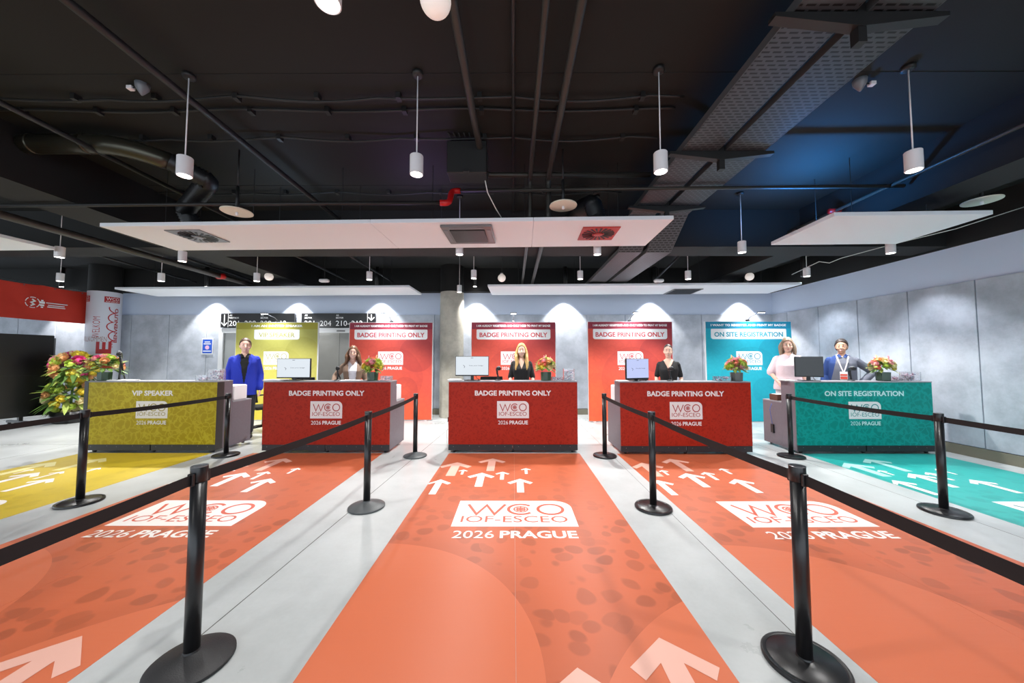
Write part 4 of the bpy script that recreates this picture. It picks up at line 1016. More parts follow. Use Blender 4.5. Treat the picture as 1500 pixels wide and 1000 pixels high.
# label printers on the lower worktops
def printer(x, Y, label, w=0.24, d=0.30, h=0.25, z=0.756):
    t = thing('label_printer', label, 'printer', (x, Y, z), 0, 'white label printers')
    MB().cbox(-w/2, w/2, -d/2, d/2, 0, h, 0.012).build('case', M['white_gloss'], t)
    MB().box(-w/2 + 0.03, w/2 - 0.03, -d/2 - 0.001, -d/2 + 0.01, 0.05, 0.065).build('slot', M['plastic_black'], t)
for key, sgn, lb in (('vip', 1, 'white label printer on the wing of the yellow desk'), ('r1', 1, 'white label printer at the right end of the left red desk'), ('r3', -1, 'white label printer at the left end of the right red desk')):
    cx, Y, w = DESKS[key]; printer(cx + sgn*(w/2 - 0.16), Y + 0.52, lb)
cx, Y, w = DESKS['teal']
t = thing('card_box', 'brown cardboard box on the wing of the teal desk', 'box', (cx - w/2 + 0.14, Y + 0.5, 0.756))
mat('cardboard', rgb(96,58,44), 0.8)
MB().cbox(-0.12, 0.12, -0.09, 0.09, 0, 0.10, 0.003).build('carton', M['cardboard'], t)
MB().box(-0.10, 0.10, -0.07, 0.07, 0.1, 0.102).build('flap', M['paper'], t)
cx, Y, w = DESKS['teal']
t = thing('socket_cable', 'blue cable and black plug on the side of the teal desk', 'cable', (cx - w/2 - 0.012, Y + 0.5, 0))
mat('cable_blue', rgb(60,90,170), 0.5)
MB().tube([(0, 0, 0.70), (-0.02, 0.02, 0.6), (-0.01, 0.0, 0.42), (0, 0, 0.36)], 0.004, 6).build('cable', M['cable_blue'], t, True)
MB().cbox(-0.012, 0.0115, -0.03, 0.03, 0.22, 0.36, 0.003).build('plug', M['plastic_black'], t)
cx, Y, w = DESKS['r2']
t = thing('socket_cable', 'black switch with thin cable on the left side of the middle desk', 'cable', (cx - w/2 - 0.012, Y + 0.1, 0))
MB().cbox(-0.014, 0.0115, -0.03, 0.03, 0.46, 0.53, 0.003).build('switch', M['plastic_black'], t)
MB().tube([(-0.005, 0, 0.46), (-0.03, 0, 0.3), (-0.025, 0, 0.12), (0.0, 0, 0.02)], 0.003, 6).build('cable', M['wire_white'], t, True)

# ------------------------------------------------------------------ flowers
def rose_mesh(m, r):
    mb = MB(); mb.ell((0, 0, 0), (r*0.62, r*0.62, r*0.6), 10, 6)
    for ringi, (n, rr, tilt, hh) in enumerate(((5, 0.62, 0.25, 0.75), (6, 0.85, 0.6, 0.62), (7, 1.0, 1.0, 0.42))):
        for i in range(n):
            a = 2*PI*i/n + ringi*0.5; ca, sa = math.cos(a), math.sin(a)
            b0 = Vector((ca*r*0.3, sa*r*0.3, -r*0.5)); tip = Vector((ca*r*rr, sa*r*rr, r*hh))
            sd = Vector((-sa, ca, 0)) * r * 0.42; md = (b0 + tip)*0.5 + Vector((ca, sa, 0))*r*0.22
            mb.add([b0, md - sd, md + sd, tip - sd*0.7, tip + sd*0.7, tip + Vector((ca, sa, 0.2))*r*0.1], [(0,1,2), (1,3,4,2), (3,5,4)])
    return mb.mesh('bloom', m, True)
def spike_mesh(m, h):
    mb = MB()
    for i in range(9):
        z = h*i/9; a = i*2.4; q = (1 - i/10)*0.022
        mb.ell((math.cos(a)*q, math.sin(a)*q, z), (0.016*(1 - i/14),)*2 + (0.018,), 8, 5)
    return mb.mesh('flower_spike', m, True)
BL = {n: rose_mesh(M['bloom_' + n], 1.0) for n in ('pink', 'coral', 'yellow', 'lime', 'cream', 'magenta', 'peach')}
SP = {n: spike_mesh(M['bloom_' + n], 0.13) for n in ('pink', 'cream', 'coral')}
def leaf_into(mb, base, d, L, w, up=0.3):
    d = Vector(d).normalized(); s = d.cross(Vector((0, 0, 1)));
    s = s.normalized() if s.length > 1e-3 else Vector((1, 0, 0))
    n = s.cross(d); b = Vector(base); pts = []
    for u, ww in ((0, 0.12), (0.3, 0.9), (0.6, 1.0), (0.85, 0.5), (1.0, 0.03)):
        c = b + d*L*u - Vector((0, 0, 1))*(up*L*u*u) ; pts += [c - s*w*ww/2, c + n*w*0.12*ww, c + s*w*ww/2]
    fs = []
    for i in range(4): fs += [(i*3, i*3+3, i*3+4, i*3+1), (i*3+1, i*3+4, i*3+5, i*3+2)]
    mb.add(pts, fs)
def fern_into(mb, base, d, L, n=11):
    d = Vector(d).normalized(); s = d.cross(Vector((0, 0, 1))).normalized()
    for i in range(n):
        u = (i + 1)/n; c = Vector(base) + d*L*u - Vector((0, 0, 1))*(0.3*L*u*u)
        l = L*0.28*math.sin(PI*(0.15 + 0.85*u*0.95)) + 0.01
        for q in (-1, 1): leaf_into(mb, c, s*q + d*0.7, l, l*0.24, 0.2)
    mb.tube([Vector(base) + d*L*u - Vector((0, 0, 1))*(0.3*L*u*u) for u in (0, 0.35, 0.7, 1.0)], [0.004, 0.003, 0.002, 0.001], 5)
def bouquet(t, c, R, hz, n, size, cols, leaves=60, seed=1, spikes=(), ferns=0, fern_len=0.2, half=True):
    rnd = random.Random(seed); c = Vector(c)
    mb = MB(); mp = MB()
    for i in range(leaves):
        a = rnd.uniform(0, 2*PI); e = rnd.uniform(-0.35, 0.9) if half else rnd.uniform(-0.9, 0.9)
        d = Vector((math.cos(a)*math.cos(e), math.sin(a)*math.cos(e), math.sin(e)))
        leaf_into(mb if i % 3 else mp, c + Vector((d.x*R*0.45, d.y*R*0.45, d.z*hz*0.45)), d, rnd.uniform(0.55, 0.95)*R, R*rnd.uniform(0.16, 0.28), 0.25)
    for i in range(ferns):
        a = rnd.uniform(0, 2*PI); d = Vector((math.cos(a), math.sin(a), rnd.uniform(0.0, 0.8)))
        fern_into(mb, c + d*R*0.3, d, fern_len*rnd.uniform(0.7, 1.1))
    o = mb.build('foliage', M['leaf'], t); o['kind'] = 'stuff'
    o = mp.build('pale_foliage', M['leaf_pale'], t); o['kind'] = 'stuff'
    k = 0
    while k < n:
        a = 2*PI*k*0.381966 + rnd.uniform(-0.3, 0.3); q = (k + 0.5)/n
        e = math.asin(min(1, max(-1, (1 - q)*1.15 - (0.12 if half else 0.75) * (1 if half else q*1.6))))
        d = Vector((math.cos(a)*math.cos(e), math.sin(a)*math.cos(e), math.sin(e)))
        o = link('bloom', BL[cols[rnd.randrange(len(cols))]], t, c + Vector((d.x*R*0.78, d.y*R*0.78, d.z*hz*0.8)))
        s = size*rnd.uniform(0.75, 1.15); o.scale = (s, s, s)
        o.rotation_euler = d.to_track_quat('Z', 'Y').to_euler(); k += 1
    for (dx, dy, dz, col) in spikes:
        o = link('flower_spike', SP[col], t, c + Vector((dx, dy, dz))); o.rotation_euler = (0, dx*1.2, 0)
def vase(px_, Y, label, m='vase_green', R=0.165, seed=1, cols=('pink','coral','yellow','lime','cream','pink','peach'), spikes=True, hv=0.135):
    p = at_y(px_, 560, Y); t = thing('flower_vase', label, 'flowers', (p.x, Y, ZT), 0.2*seed, 'vases of flowers on the desks')
    MB().lathe([(0.078, 0), (0.084, 0.004), (0.090, hv), (0.083, hv), (0.076, 0.02)], 8).build('vase', M[m], t)
    bouquet(t, (0, 0, hv + 0.075), R, R*0.95, 22, 0.047, cols, 80, seed, [(-0.06, 0, 0.06, 'pink'), (0.05, 0.03, 0.07, 'cream'), (0.08, -0.03, 0.04, 'pink')] if spikes else (), 3, 0.15)
vase(546, 5.58, 'bunch of flowers in a green vase near the woman in tan', seed=3)
vase(800, 5.60, 'bunch of flowers in a green vase on the middle desk', seed=5)
vase(1079, 5.48, 'bunch of flowers in a grey glass vase near the teal desk', 'vase_grey', seed=8)
vase(1294, 5.56, 'bunch of flowers in a green vase on the teal desk', seed=11)
vase(153, 5.56, 'large bunch of flowers in a green vase on the yellow desk', R=0.24, seed=14, cols=('pink','magenta','coral','yellow','cream','lime','peach'), spikes=False)
t = thing('flower_stand', 'tall two-tier floral stand on the floor behind the yellow desk', 'flowers', (-10.1, 7.98, 0))
MB().lathe([(0.22, 0), (0.26, 0.02), (0.30, 0.26), (0.27, 0.26), (0.25, 0.2)], 28).build('pot', M['plastic_black'], t, True)
MB().tube([(0, 0, 0.2), (0.02, 0, 0.8), (0.1, 0.02, 1.3)], 0.02, 8).build('stem', M['leaf'], t, True)
bouquet(t, (0.0, -0.05, 0.62), 0.42, 0.42, 34, 0.095, ('yellow','cream','peach','lime'), 110, 21, (), 9, 0.34, False)
bouquet(t, (0.1, -0.05, 1.26), 0.42, 0.36, 48, 0.10, ('pink','cream','yellow','peach','lime','magenta'), 100, 22, (), 8, 0.34, False)

# ------------------------------------------------------------------ office chairs
def office_chair(x, y, rz, label):
    t = thing('office_chair', label, 'chair', (x, y, 0), rz, 'black office chairs behind the desks')
    MB().cbox(-0.24, 0.24, -0.23, 0.23, 0.45, 0.52, 0.02).build('seat', M['chair_fabric'], t)
    MB().rings([[(-0.22, 0.2, 0.60), (0.22, 0.2, 0.60), (0.22, 0.24, 0.60), (-0.22, 0.24, 0.60)], [(-0.23, 0.24, 0.85), (0.23, 0.24, 0.85), (0.23, 0.28, 0.85), (-0.23, 0.28, 0.85)],
                [(-0.2, 0.25, 1.12), (0.2, 0.25, 1.12), (0.2, 0.28, 1.12), (-0.2, 0.28, 1.12)]]).build('backrest', M['chair_fabric'], t)
    MB().tube([(0, 0.1, 0.45), (0, 0.25, 0.47), (0, 0.29, 0.7)], 0.025, 8).build('back_bracket', M['plastic_black'], t, True)
    MB().tube([(0, 0, 0.1), (0, 0, 0.45)], 0.03, 12).build('gas_post', M['plastic_black'], t, True)
    for s in (-1, 1):
        MB().tube([(s*0.24, 0.05, 0.47), (s*0.29, 0.05, 0.5), (s*0.29, 0.05, 0.68)], 0.015, 8).build('arm_post', M['plastic_black'], t, True)
        MB().cbox(s*0.29 - 0.035, s*0.29 + 0.035, -0.12, 0.14, 0.68, 0.71, 0.01).build('armrest', M['plastic_black'], t)
    for i in range(5):
        a = 2*PI*i/5 + 0.3; c_, s_ = math.cos(a), math.sin(a)
        lg = MB().tube([(0, 0, 0.11), (c_*0.16, s_*0.16, 0.095), (c_*0.30, s_*0.30, 0.07)], [0.028, 0.022, 0.016], 8).build('leg', M['plastic_black'], t, True)
        MB().tube([(c_*0.30 - s_*0.02, s_*0.30 + c_*0.02, 0.028), (c_*0.30 + s_*0.02, s_*0.30 - c_*0.02, 0.028)], 0.0275, 10).build('caster', M['plastic_black'], lg, True)
office_chair(at_y(388, 560, 7.05).x, 7.05, 2.6, 'black office chair right of the man in blue')
office_chair(at_y(460, 560, 6.5).x, 6.45, 3.1, 'black office chair behind the left red desk')
office_chair(at_y(741, 560, 6.75).x - 0.3, 6.72, 3.3, 'black office chair left of the blonde woman')
office_chair(2.33, 6.85, 3.1, 'black office chair behind the tilted monitor')
# ------------------------------------------------------------------ people
def remesh(mb, voxel, iters=4, cut=None, fac=0.5):
    me = mb.mesh('tmp'); o = bpy.data.objects.new('tmp', me); COL.objects.link(o)
    r = o.modifiers.new('r', 'REMESH'); r.mode = 'VOXEL'; r.voxel_size = voxel; r.use_smooth_shade = True
    if iters:
        s = o.modifiers.new('s', 'SMOOTH'); s.iterations = iters; s.factor = fac
    bpy.context.view_layer.update()
    dg = bpy.context.evaluated_depsgraph_get()
    out = bpy.data.meshes.new_from_object(o.evaluated_get(dg), depsgraph=dg)
    bpy.data.objects.remove(o); bpy.data.meshes.remove(me)
    if cut:
        import bmesh
        bm = bmesh.new(); bm.from_mesh(out)
        bmesh.ops.delete(bm, geom=[f for f in bm.faces if cut(*f.calc_center_median())], context='FACES')
        bm.to_mesh(out); bm.free()
    for p in out.polygons: p.use_smooth = True
    return out
SKIN = {}
def skinmat(name, c):
    m = mat(name, rgb(*c), 0.5, noise=0.05, nscale=30); m.node_tree.nodes['Principled BSDF'].inputs['Subsurface Weight'].default_value = 0.12
    m.node_tree.nodes['Principled BSDF'].inputs['Subsurface Radius'].default_value = (0.02, 0.008, 0.005); return m
skinmat('skin_fair', (226,184,164)); skinmat('skin_pink', (232,190,172)); skinmat('skin_tan', (206,158,130))
mat('eye_white', rgb(236,232,228), 0.3); mat('eye_dark', rgb(44,34,30), 0.25); mat('lip', rgb(190,96,96), 0.45); mat('teeth', rgb(240,236,230), 0.3)
for n_, c_ in (('hair_brown', (70,50,36)), ('hair_dark', (44,34,30)), ('hair_blonde', (196,158,96)), ('hair_chestnut', (104,70,46)), ('hair_ash', (150,130,108))): mat(n_, rgb(*c_), 0.5, noise=0.35, nscale=45, bump=0.3, bscale=70)
for n_, c_ in (('suit_blue', (30,52,178)), ('shirt_black', (26,28,28)), ('trousers_dark', (34,36,44)), ('blazer_tan', (140,114,96)), ('blouse_white', (232,230,236)), ('dress_black', (24,24,26)),
               ('top_pink', (226,204,210)), ('sweater_grey', (92,100,116)), ('sweater_navy', (34,62,120)), ('trousers_white', (228,228,232)), ('shoe', (26,24,24)), ('belt_orange', (206,132,40)), ('lanyard_white', (236,232,236)), ('badge_red', (214,80,60))):
    mat(n_, rgb(*c_), 0.8 if n_ != 'shoe' else 0.4, bump=0.25 if n_ != 'shoe' else 0, bscale=22)

def torso_rings(mb, s, male, infl=0.0, z_lo=0.80, z_hi=1.50, flare=0.0, loose=0.0):
    if male: sec = [(0.80,0.155,0.105,0.01),(0.90,0.172,0.115,0.01),(1.02,0.160,0.110,0.0),(1.12,0.160,0.112,-0.005),(1.24,0.168,0.120,-0.01),(1.34,0.174,0.120,-0.005),(1.42,0.152,0.096,0.005),(1.465,0.115,0.075,0.01),(1.50,0.062,0.058,0.012)]
    else: sec = [(0.80,0.160,0.108,0.012),(0.90,0.172,0.116,0.012),(1.00,0.152,0.104,0.005),(1.10,0.128,0.092,0.0),(1.20,0.142,0.108,-0.012),(1.29,0.156,0.124,-0.022),(1.36,0.156,0.106,-0.008),(1.42,0.140,0.086,0.004),(1.465,0.098,0.066,0.01),(1.50,0.054,0.052,0.012)]
    rs = []
    def samp(z):
        for a, b in zip(sec[:-1], sec[1:]):
            if a[0] <= z <= b[0]:
                f_ = (z - a[0])/(b[0] - a[0]); return [a[i] + (b[i] - a[i])*f_ for i in range(4)]
        return list(sec[0]) if z < sec[0][0] else list(sec[-1])
    n = 22
    for i in range(n + 1):
        z = z_lo + (z_hi - z_lo)*i/n; q = samp(z); e = flare*max(0, (1.1 - z))/0.3 + loose*math.exp(-((z - 1.08)/0.16)**2)
        rx, ry, yc = q[1] + infl + e, q[2] + infl + e, q[3]
        rs.append([(rx*math.copysign(abs(math.cos(a))**0.85, math.cos(a))*s, (yc + ry*math.copysign(abs(math.sin(a))**0.9, math.sin(a)))*s, z*s) for a in [2*PI*k/28 for k in range(28)]])
    mb.rings(rs)
def V(p, s): return Vector(p) * s
def hand_into(mb, wr, d, s, side, palm_n):
    """palm with four unequal bent fingers and a thumb; d is the forearm direction, palm_n the way the palm faces"""
    d = Vector(d).normalized(); pn = Vector(palm_n); pn = (pn - d*pn.dot(d)).normalized(); ac = d.cross(pn) * side
    wr = Vector(wr)
    for q in (-0.026, -0.009, 0.009, 0.026): mb.cone(wr + d*0.005*s, 0.017*s, wr + (d*0.078 + ac*q)*s, 0.0125*s, 8)
    for q, L in ((-0.028, 0.062), (-0.0095, 0.074), (0.0095, 0.079), (0.028, 0.068)):
        a = wr + (d*0.080 + ac*q)*s; b = a + (d*0.55*L + pn*0.14*L)*s*1.0; c = b + (d*0.36*L + pn*0.30*L)*s
        mb.cone(a, 0.0092*s, b, 0.0085*s, 8); mb.cone(b, 0.0085*s, c, 0.007*s, 8)
    a = wr + (d*0.022 + ac*0.026)*s; b = a + (d*0.035 + ac*0.026 + pn*0.012)*s; c = b + (d*0.032 + ac*0.006 + pn*0.012)*s
    mb.cone(a, 0.013*s, b, 0.0105*s, 8); mb.cone(b, 0.0105*s, c, 0.008*s, 8)
def person(label, x, y, H, rz, male, skin, arms, layers, hair, hairmat, legs='trousers_dark', smile=True, head_turn=0.0, extra=None, brow='hair_brown'):
    s = H/1.75
    full = -math.atan2(x, y); rz = full*0.85 + rz*0.3; head_turn += full*0.15
    t = thing('person', label, 'person', (x, y, 0), rz)
    sh = 0.166 if male else 0.148; sz = 1.395
    A = {}
    for sd in (-1, 1):
        el, wr = arms[sd]; A[sd] = (V((sd*sh, 0.008, sz), s), V(el, s), V(wr, s))
    HR = Matrix.Rotation(head_turn, 4, 'Z')
    hs = 1.10; g = s*hs; NC = Vector((0, 0, 1.53))
    def hp(p): return (NC + (HR @ (Vector(p) - NC))*hs) * s
    HRi = HR.inverted()
    hp.inv = lambda q: NC + HRi @ ((Vector(q)/s - NC)/hs)
    k = 1.0 if male else 0.93
    mb = MB(); torso_rings(mb, s, male)
    mb.cone(V((0, 0.012, 1.46), s), (0.060 if male else 0.047)*s, V((0, 0.0, 1.57), s), (0.050 if male else 0.045)*s, 16)
    mb.cone(V((-sh*0.5, 0.01, 1.43), s), 0.036*s, V((sh*0.5, 0.01, 1.43), s), 0.036*s)
    rot = HR.to_3x3()
    mb.ell(hp((0, 0.0, 1.645)), (0.073*k*g, 0.090*k*g, 0.104*g), 24, 16, rot)
    mb.ell(hp((0, -0.026, 1.582)), (0.054*k*g, 0.060*k*g, 0.062*g), 20, 12, rot)
    mb.ell(hp((0, -0.052, 1.545)), (0.024*k*g, 0.024*g, 0.018*g), 12, 8, rot)
    for sd in (-1, 1):
        mb.ell(hp((sd*0.036, -0.056, 1.60)), (0.024*g, 0.026*g, 0.024*g), 12, 8, rot)
        mb.ell(hp((sd*0.074*k, 0.008, 1.625)), (0.009*g, 0.019*g, 0.03*g), 10, 8, rot)
    mb.cone(hp((0, -0.084*k - 0.002, 1.645)), 0.007*g, hp((0, -0.104*k, 1.603)), 0.0115*g, 10)
    for sd in (-1, 1): mb.ell(hp((sd*0.012, -0.092*k, 1.600)), (0.008*g, 0.009*g, 0.007*g), 8, 6, rot)
    for sd in (-1, 1):
        S, E_, W = A[sd]
        m_ = S.lerp(E_, 0.4)
        mb.cone(S, (0.050 if male else 0.046)*s, m_, (0.046 if male else 0.040)*s); mb.cone(m_, (0.046 if male else 0.040)*s, E_, (0.038 if male else 0.034)*s)
        q = E_.lerp(W, 0.3); mb.cone(E_, (0.037 if male else 0.033)*s, q, (0.038 if male else 0.034)*s); mb.cone(q, (0.038 if male else 0.034)*s, W, (0.028 if male else 0.023)*s)
        hand_into(mb, W, W - E_, s*(1.0 if male else 0.92), sd, (-sd*0.9, 0.3, 0))
        mb.cone(V((sd*0.092, 0.01, 0.86), s), 0.088*s, V((sd*0.098, 0.0, 0.49), s), 0.056*s); mb.cone(V((sd*0.098, 0.0, 0.49), s), 0.056*s, V((sd*0.1, 0.02, 0.33), s), 0.054*s); mb.cone(V((sd*0.1, 0.02, 0.33), s), 0.054*s, V((sd*0.1, 0.02, 0.09), s), 0.036*s)
        mb.cone(V((sd*0.1, 0.03, 0.05), s), 0.036*s, V((sd*0.11, -0.12, 0.035), s), 0.03*s)
    link('body', remesh(mb, 0.0075, 3), t).data.materials.append(M[skin])
    # trousers and shoes
    mb = MB(); torso_rings(mb, s, male, 0.012, 0.79, 1.0)
    for sd in (-1, 1):
        mb.cone(V((sd*0.092, 0.01, 0.86), s), 0.10*s, V((sd*0.098, 0.0, 0.49), s), 0.072*s); mb.cone(V((sd*0.098, 0.0, 0.49), s), 0.072*s, V((sd*0.1, 0.02, 0.12), s), 0.062*s)
    link('trousers', remesh(mb, 0.012, 3), t).data.materials.append(M[legs])
    for sd in (-1, 1):
        mb = MB(); mb.cone(V((sd*0.1, 0.045, 0.048), s), 0.046*s, V((sd*0.112, -0.13, 0.040), s), 0.038*s, 14)
        mb.v = [(a, b, max(c, 0.002)) for a, b, c in mb.v]
        mb.build('shoe', M['shoe'], t, True)
    for (nm, m_, infl, zlo, zhi, slv, cut, flare, loose) in layers:
        mb = MB(); torso_rings(mb, s, male, infl, zlo, zhi, flare, loose)
        if slv > 0:
            for sd in (-1, 1):
                S, E_, W = A[sd]; w_ = infl + loose*0.3
                u = min(1.0, slv/0.5); e1 = S.lerp(E_, u)
                mb.cone(S, (0.050 if male else 0.046)*s + w_*0.85, e1, (0.040 if male else 0.037)*s + w_*(1.0 + loose*6))
                if slv > 0.5:
                    e2 = E_.lerp(W, (slv - 0.5)/0.5*0.96); mb.cone(E_, (0.039 if male else 0.036)*s + w_, e2, (0.036 if male else 0.030)*s + w_)
            mb.cone(V((-sh*0.5, 0.01, 1.43), s), 0.034*s + infl*0.5, V((sh*0.5, 0.01, 1.43), s), 0.034*s + infl*0.5)
        c2 = (lambda X, Y, Z, cut=cut: cut(X/s, Y/s, Z/s)) if cut else None
        link(nm, remesh(mb, 0.0085, 2, c2), t).data.materials.append(M[m_])
    # face
    for sd in (-1, 1):
        ey = hp((sd*0.030*k, -0.0775*k - 0.0005, 1.638))
        o = MB().ell(ey, (0.0112*g, 0.0085*g, 0.0052*g), 12, 8, rot).build('eye', M['eye_white'], t, True)
        MB().ell(hp((sd*0.030*k, -0.0845*k - 0.0005, 1.638)), (0.0052*g, 0.003*g, 0.0048*g), 10, 6, rot).build('iris', M['eye_dark'], o, True)
        MB().tube([hp((sd*(0.014 + 0.008*i)*k, (-0.0885 + 0.0022*i*i)*k, 1.656 + (0.003, 0.0055, 0.0055, 0.001)[i])) for i in range(4)], 0.0033*g, 6).build('eyebrow', M[brow], t, True)
        MB().tube([hp((sd*(0.018 + 0.006*i)*k, (-0.0865 + 0.0018*i*i)*k, 1.6445 + (0.0, 0.002, 0.002, -0.001)[i])) for i in range(4)], 0.0018*g, 5).build('eyelid', M['eye_dark'], t, True)
    ww = 0.028 if smile else 0.020
    def mouth(dz, dy, bow): return [hp((ww*q*k, (-0.0855 + 0.018*q*q)*k + dy, 1.574 + dz + bow*q*q)) for q in (-1, -0.6, -0.2, 0.2, 0.6, 1)]
    lp = MB().tube(mouth(0.0045, -0.0015, 0.006 if smile else 0.0), [0.0015*g, 0.003*g, 0.0035*g, 0.0035*g, 0.003*g, 0.0015*g], 6).build('lips', M['lip'], t, True)
    MB().tube(mouth(-0.0095, -0.0010, 0.017 if smile else 0.005), [0.0015*g, 0.0035*g, 0.0045*g, 0.0045*g, 0.0035*g, 0.0015*g], 6).build('lower_lip', M['lip'], lp, True)
    if smile: MB().tube(mouth(-0.0005, 0.0006, 0.010), [0.0015*g, 0.0055*g, 0.0064*g, 0.0064*g, 0.0055*g, 0.0015*g], 6).build('teeth', M['teeth'], t, True)
    hair(t, g, hp, rot, M[hairmat], k)
    if extra: extra(t, s, hp)
    return t
def hair_cap(s, hp, rot, k, grow, front, low, back_low):
    mb = MB()
    mb.ell(hp((0, 0.006, 1.652)), ((0.073*k + grow)*s, (0.090*k + grow)*s, (0.104 + grow)*s), 30, 20, rot)
    inv = rot.inverted()
    def cut(X, Y, Z):
        p = hp.inv((X, Y, Z))
        if p.z < back_low: return True
        if p.y < 0.0 and p.z < low: return True
        line = front - 0.020*(abs(p.x)/0.05)**2
        return p.y < -0.02 and p.z < line
    return remesh(mb, 0.006, 1, cut)
def short_hair(front=1.715, grow=0.010, thick=True):
    def f(t, s, hp, rot, m, k):
        me = hair_cap(s, hp, rot, k, grow, front, 1.635, 1.575)
        me.materials.append(m); o = link('hair', me, t)
        q = o.modifiers.new('thickness', 'SOLIDIFY'); q.thickness = 0.008; q.offset = -1
    return f
def locks(t, s, hp, rot, m, k, paths, grow=0.014, front=1.725):
    mb = MB()
    mb.ell(hp((0, 0.012, 1.655)), ((0.073*k + grow)*s, (0.090*k + grow)*s, (0.102 + grow)*s), 30, 20, rot)
    for pth, rr in paths: mb.tube([hp(p) for p in pth], [q*s for q in rr], 12)
    inv = rot.inverted()
    def cut(X, Y, Z):
        p = hp.inv((X, Y, Z))
        line = front - 0.04*(abs(p.x)/0.06)**2
        return p.y < -0.025 and p.z < line and abs(p.x) < 0.070*k and p.z > 1.50
    me = remesh(mb, 0.007, 2, cut); me.materials.append(m); o = link('hair', me, t)
    q = o.modifiers.new('thickness', 'SOLIDIFY'); q.thickness = 0.006; q.offset = -1
def long_hair(drop=1.34, wave=0.012, fwd=-0.09, full=0.036, front=1.725, out=0.0):
    def f(t, s, hp, rot, m, k):
        P = []
        for sd in (-1, 1):
            for (xo, yo, r) in ((0.086, 0.0, full*0.8), (0.084, 0.03, full)):
                pth = []; rr = []
                n = 9
                for i in range(n + 1):
                    u = i/n; z = 1.69 + (drop - 1.69)*u
                    yy = yo*(1 - u) + (fwd if yo < 0.01 else fwd*0.4)*u if u > 0.4 else yo + (fwd if yo < 0.01 else fwd*0.4)*u*u
                    pth.append((sd*((xo - 0.026*max(0, 1 - u/0.35))*k + 0.012*u + out*u + wave*u*math.sin(u*9 + sd)), yy, z)); rr.append(r*(0.75 + 0.45*math.sin(PI*min(1, u*1.05 + 0.05))) * (0.55 if i == n else 1))
                P.append((pth, rr))
        P.append(([(0, 0.06, 1.68), (0, 0.085, 1.55), (0, 0.10, 1.44), (0, 0.10, max(drop, 1.36))], [0.06, 0.075, 0.07, 0.04]))
        locks(t, s, hp, rot, m, k, P, front=front)
    return f
def bun_hair(t, g, hp, rot, m, k):
    me = hair_cap(s, hp, rot, k, 0.009, 1.718, 1.64, 1.585); me.materials.append(m); o = link('hair', me, t)
    q = o.modifiers.new('thickness', 'SOLIDIFY'); q.thickness = 0.007; q.offset = -1
    MB().ell(hp((0, 0.10, 1.66)), (0.036*s, 0.034*s, 0.036*s), 16, 10).build('hair_bun', m, t, True)

ARM_DOWN = lambda sh: {sd: ((sd*(sh + 0.055), 0.03, 1.12), (sd*(sh + 0.065), -0.05, 0.87)) for sd in (-1, 1)}
def vneck(zb, wtop, zt=1.50):
    return lambda X, Y, Z: (Y < 0.02 and Z > zb and abs(X) < wtop*(Z - zb)/(zt - zb)) or Z > 1.495
# man in a blue suit
def tie_extra(t, s, hp):
    for sd in (-1, 1):
        MB().add([V(p, s) for p in ((sd*0.045, -0.080, 1.505), (sd*0.012, -0.102, 1.455), (sd*0.050, -0.122, 1.425), (sd*0.078, -0.075, 1.475))], [(0, 1, 2, 3)]).build('collar', M['shirt_black'], t)
        lp = MB(); lp.rings([[V((sd*a, yy, z), s) for a, yy, z in ((0.062, -0.092, 1.47), (0.105, -0.098, 1.43), (0.088, -0.140, 1.30), (0.035, -0.148, 1.16))],
                             [V((sd*a, yy - 0.006, z), s) for a, yy, z in ((0.062, -0.092, 1.47), (0.105, -0.098, 1.43), (0.088, -0.140, 1.30), (0.035, -0.148, 1.16))]]).build('lapel', M['suit_blue'], t)
openf = lambda zb, w0, w1: (lambda X, Y, Z: (Y < 0.0 and abs(X) < w0 + (w1 - w0)*(Z - zb)/(1.48 - zb)) or Z > 1.492)
pm = at_y(359, 520, 6.45)
person('man in a bright blue suit jacket over a dark shirt, standing behind the yellow desk', pm.x, 6.45, 1.80, 0.25, True, 'skin_pink', {-1: ((-0.232, 0.05, 1.13), (-0.232, -0.04, 0.88)), 1: ((0.230, 0.03, 1.13), (0.232, -0.05, 0.87))},
       [('shirt', 'shirt_black', 0.008, 0.9, 1.50, 0.3, vneck(1.43, 0.05), 0, 0), ('jacket', 'suit_blue', 0.020, 0.76, 1.49, 1.0, openf(1.02, 0.012, 0.085), 0.012, 0.0)],
       short_hair(1.722, 0.009), 'hair_brown', extra=tie_extra, head_turn=-0.05)
pm = at_y(517, 530, 6.42)
person('smiling woman with wavy brown hair in a tan blazer over a white top', pm.x, 6.42, 1.655, 0.1, False, 'skin_pink', {-1: ((-0.30, 0.06, 1.20), (-0.33, -0.10, 1.02)), 1: ((0.235, 0.02, 1.12), (0.25, -0.12, 0.92))},
       [('blouse', 'blouse_white', 0.007, 0.9, 1.48, 0.25, vneck(1.40, 0.075), 0, 0), ('blazer', 'blazer_tan', 0.019, 0.78, 1.48, 1.0, openf(1.0, 0.05, 0.085), 0.012, 0)],
       long_hair(1.40, 0.016, -0.06, 0.032, 1.722, 0.03), 'hair_chestnut', head_turn=-0.1)
def orange_belt(z):
    def f(t, s, hp):
        mb = MB(); rs = []
        for zz in (z - 0.022, z + 0.022): rs.append([((0.152)*math.cos(a)*s, (0.118*math.sin(a) - 0.004)*s, zz*s) for a in [2*PI*i/32 for i in range(32)]])
        mb.rings(rs, False).build('sash', M['belt_orange'], t, True)
    return f
pm = at_y(764, 530, 6.42)
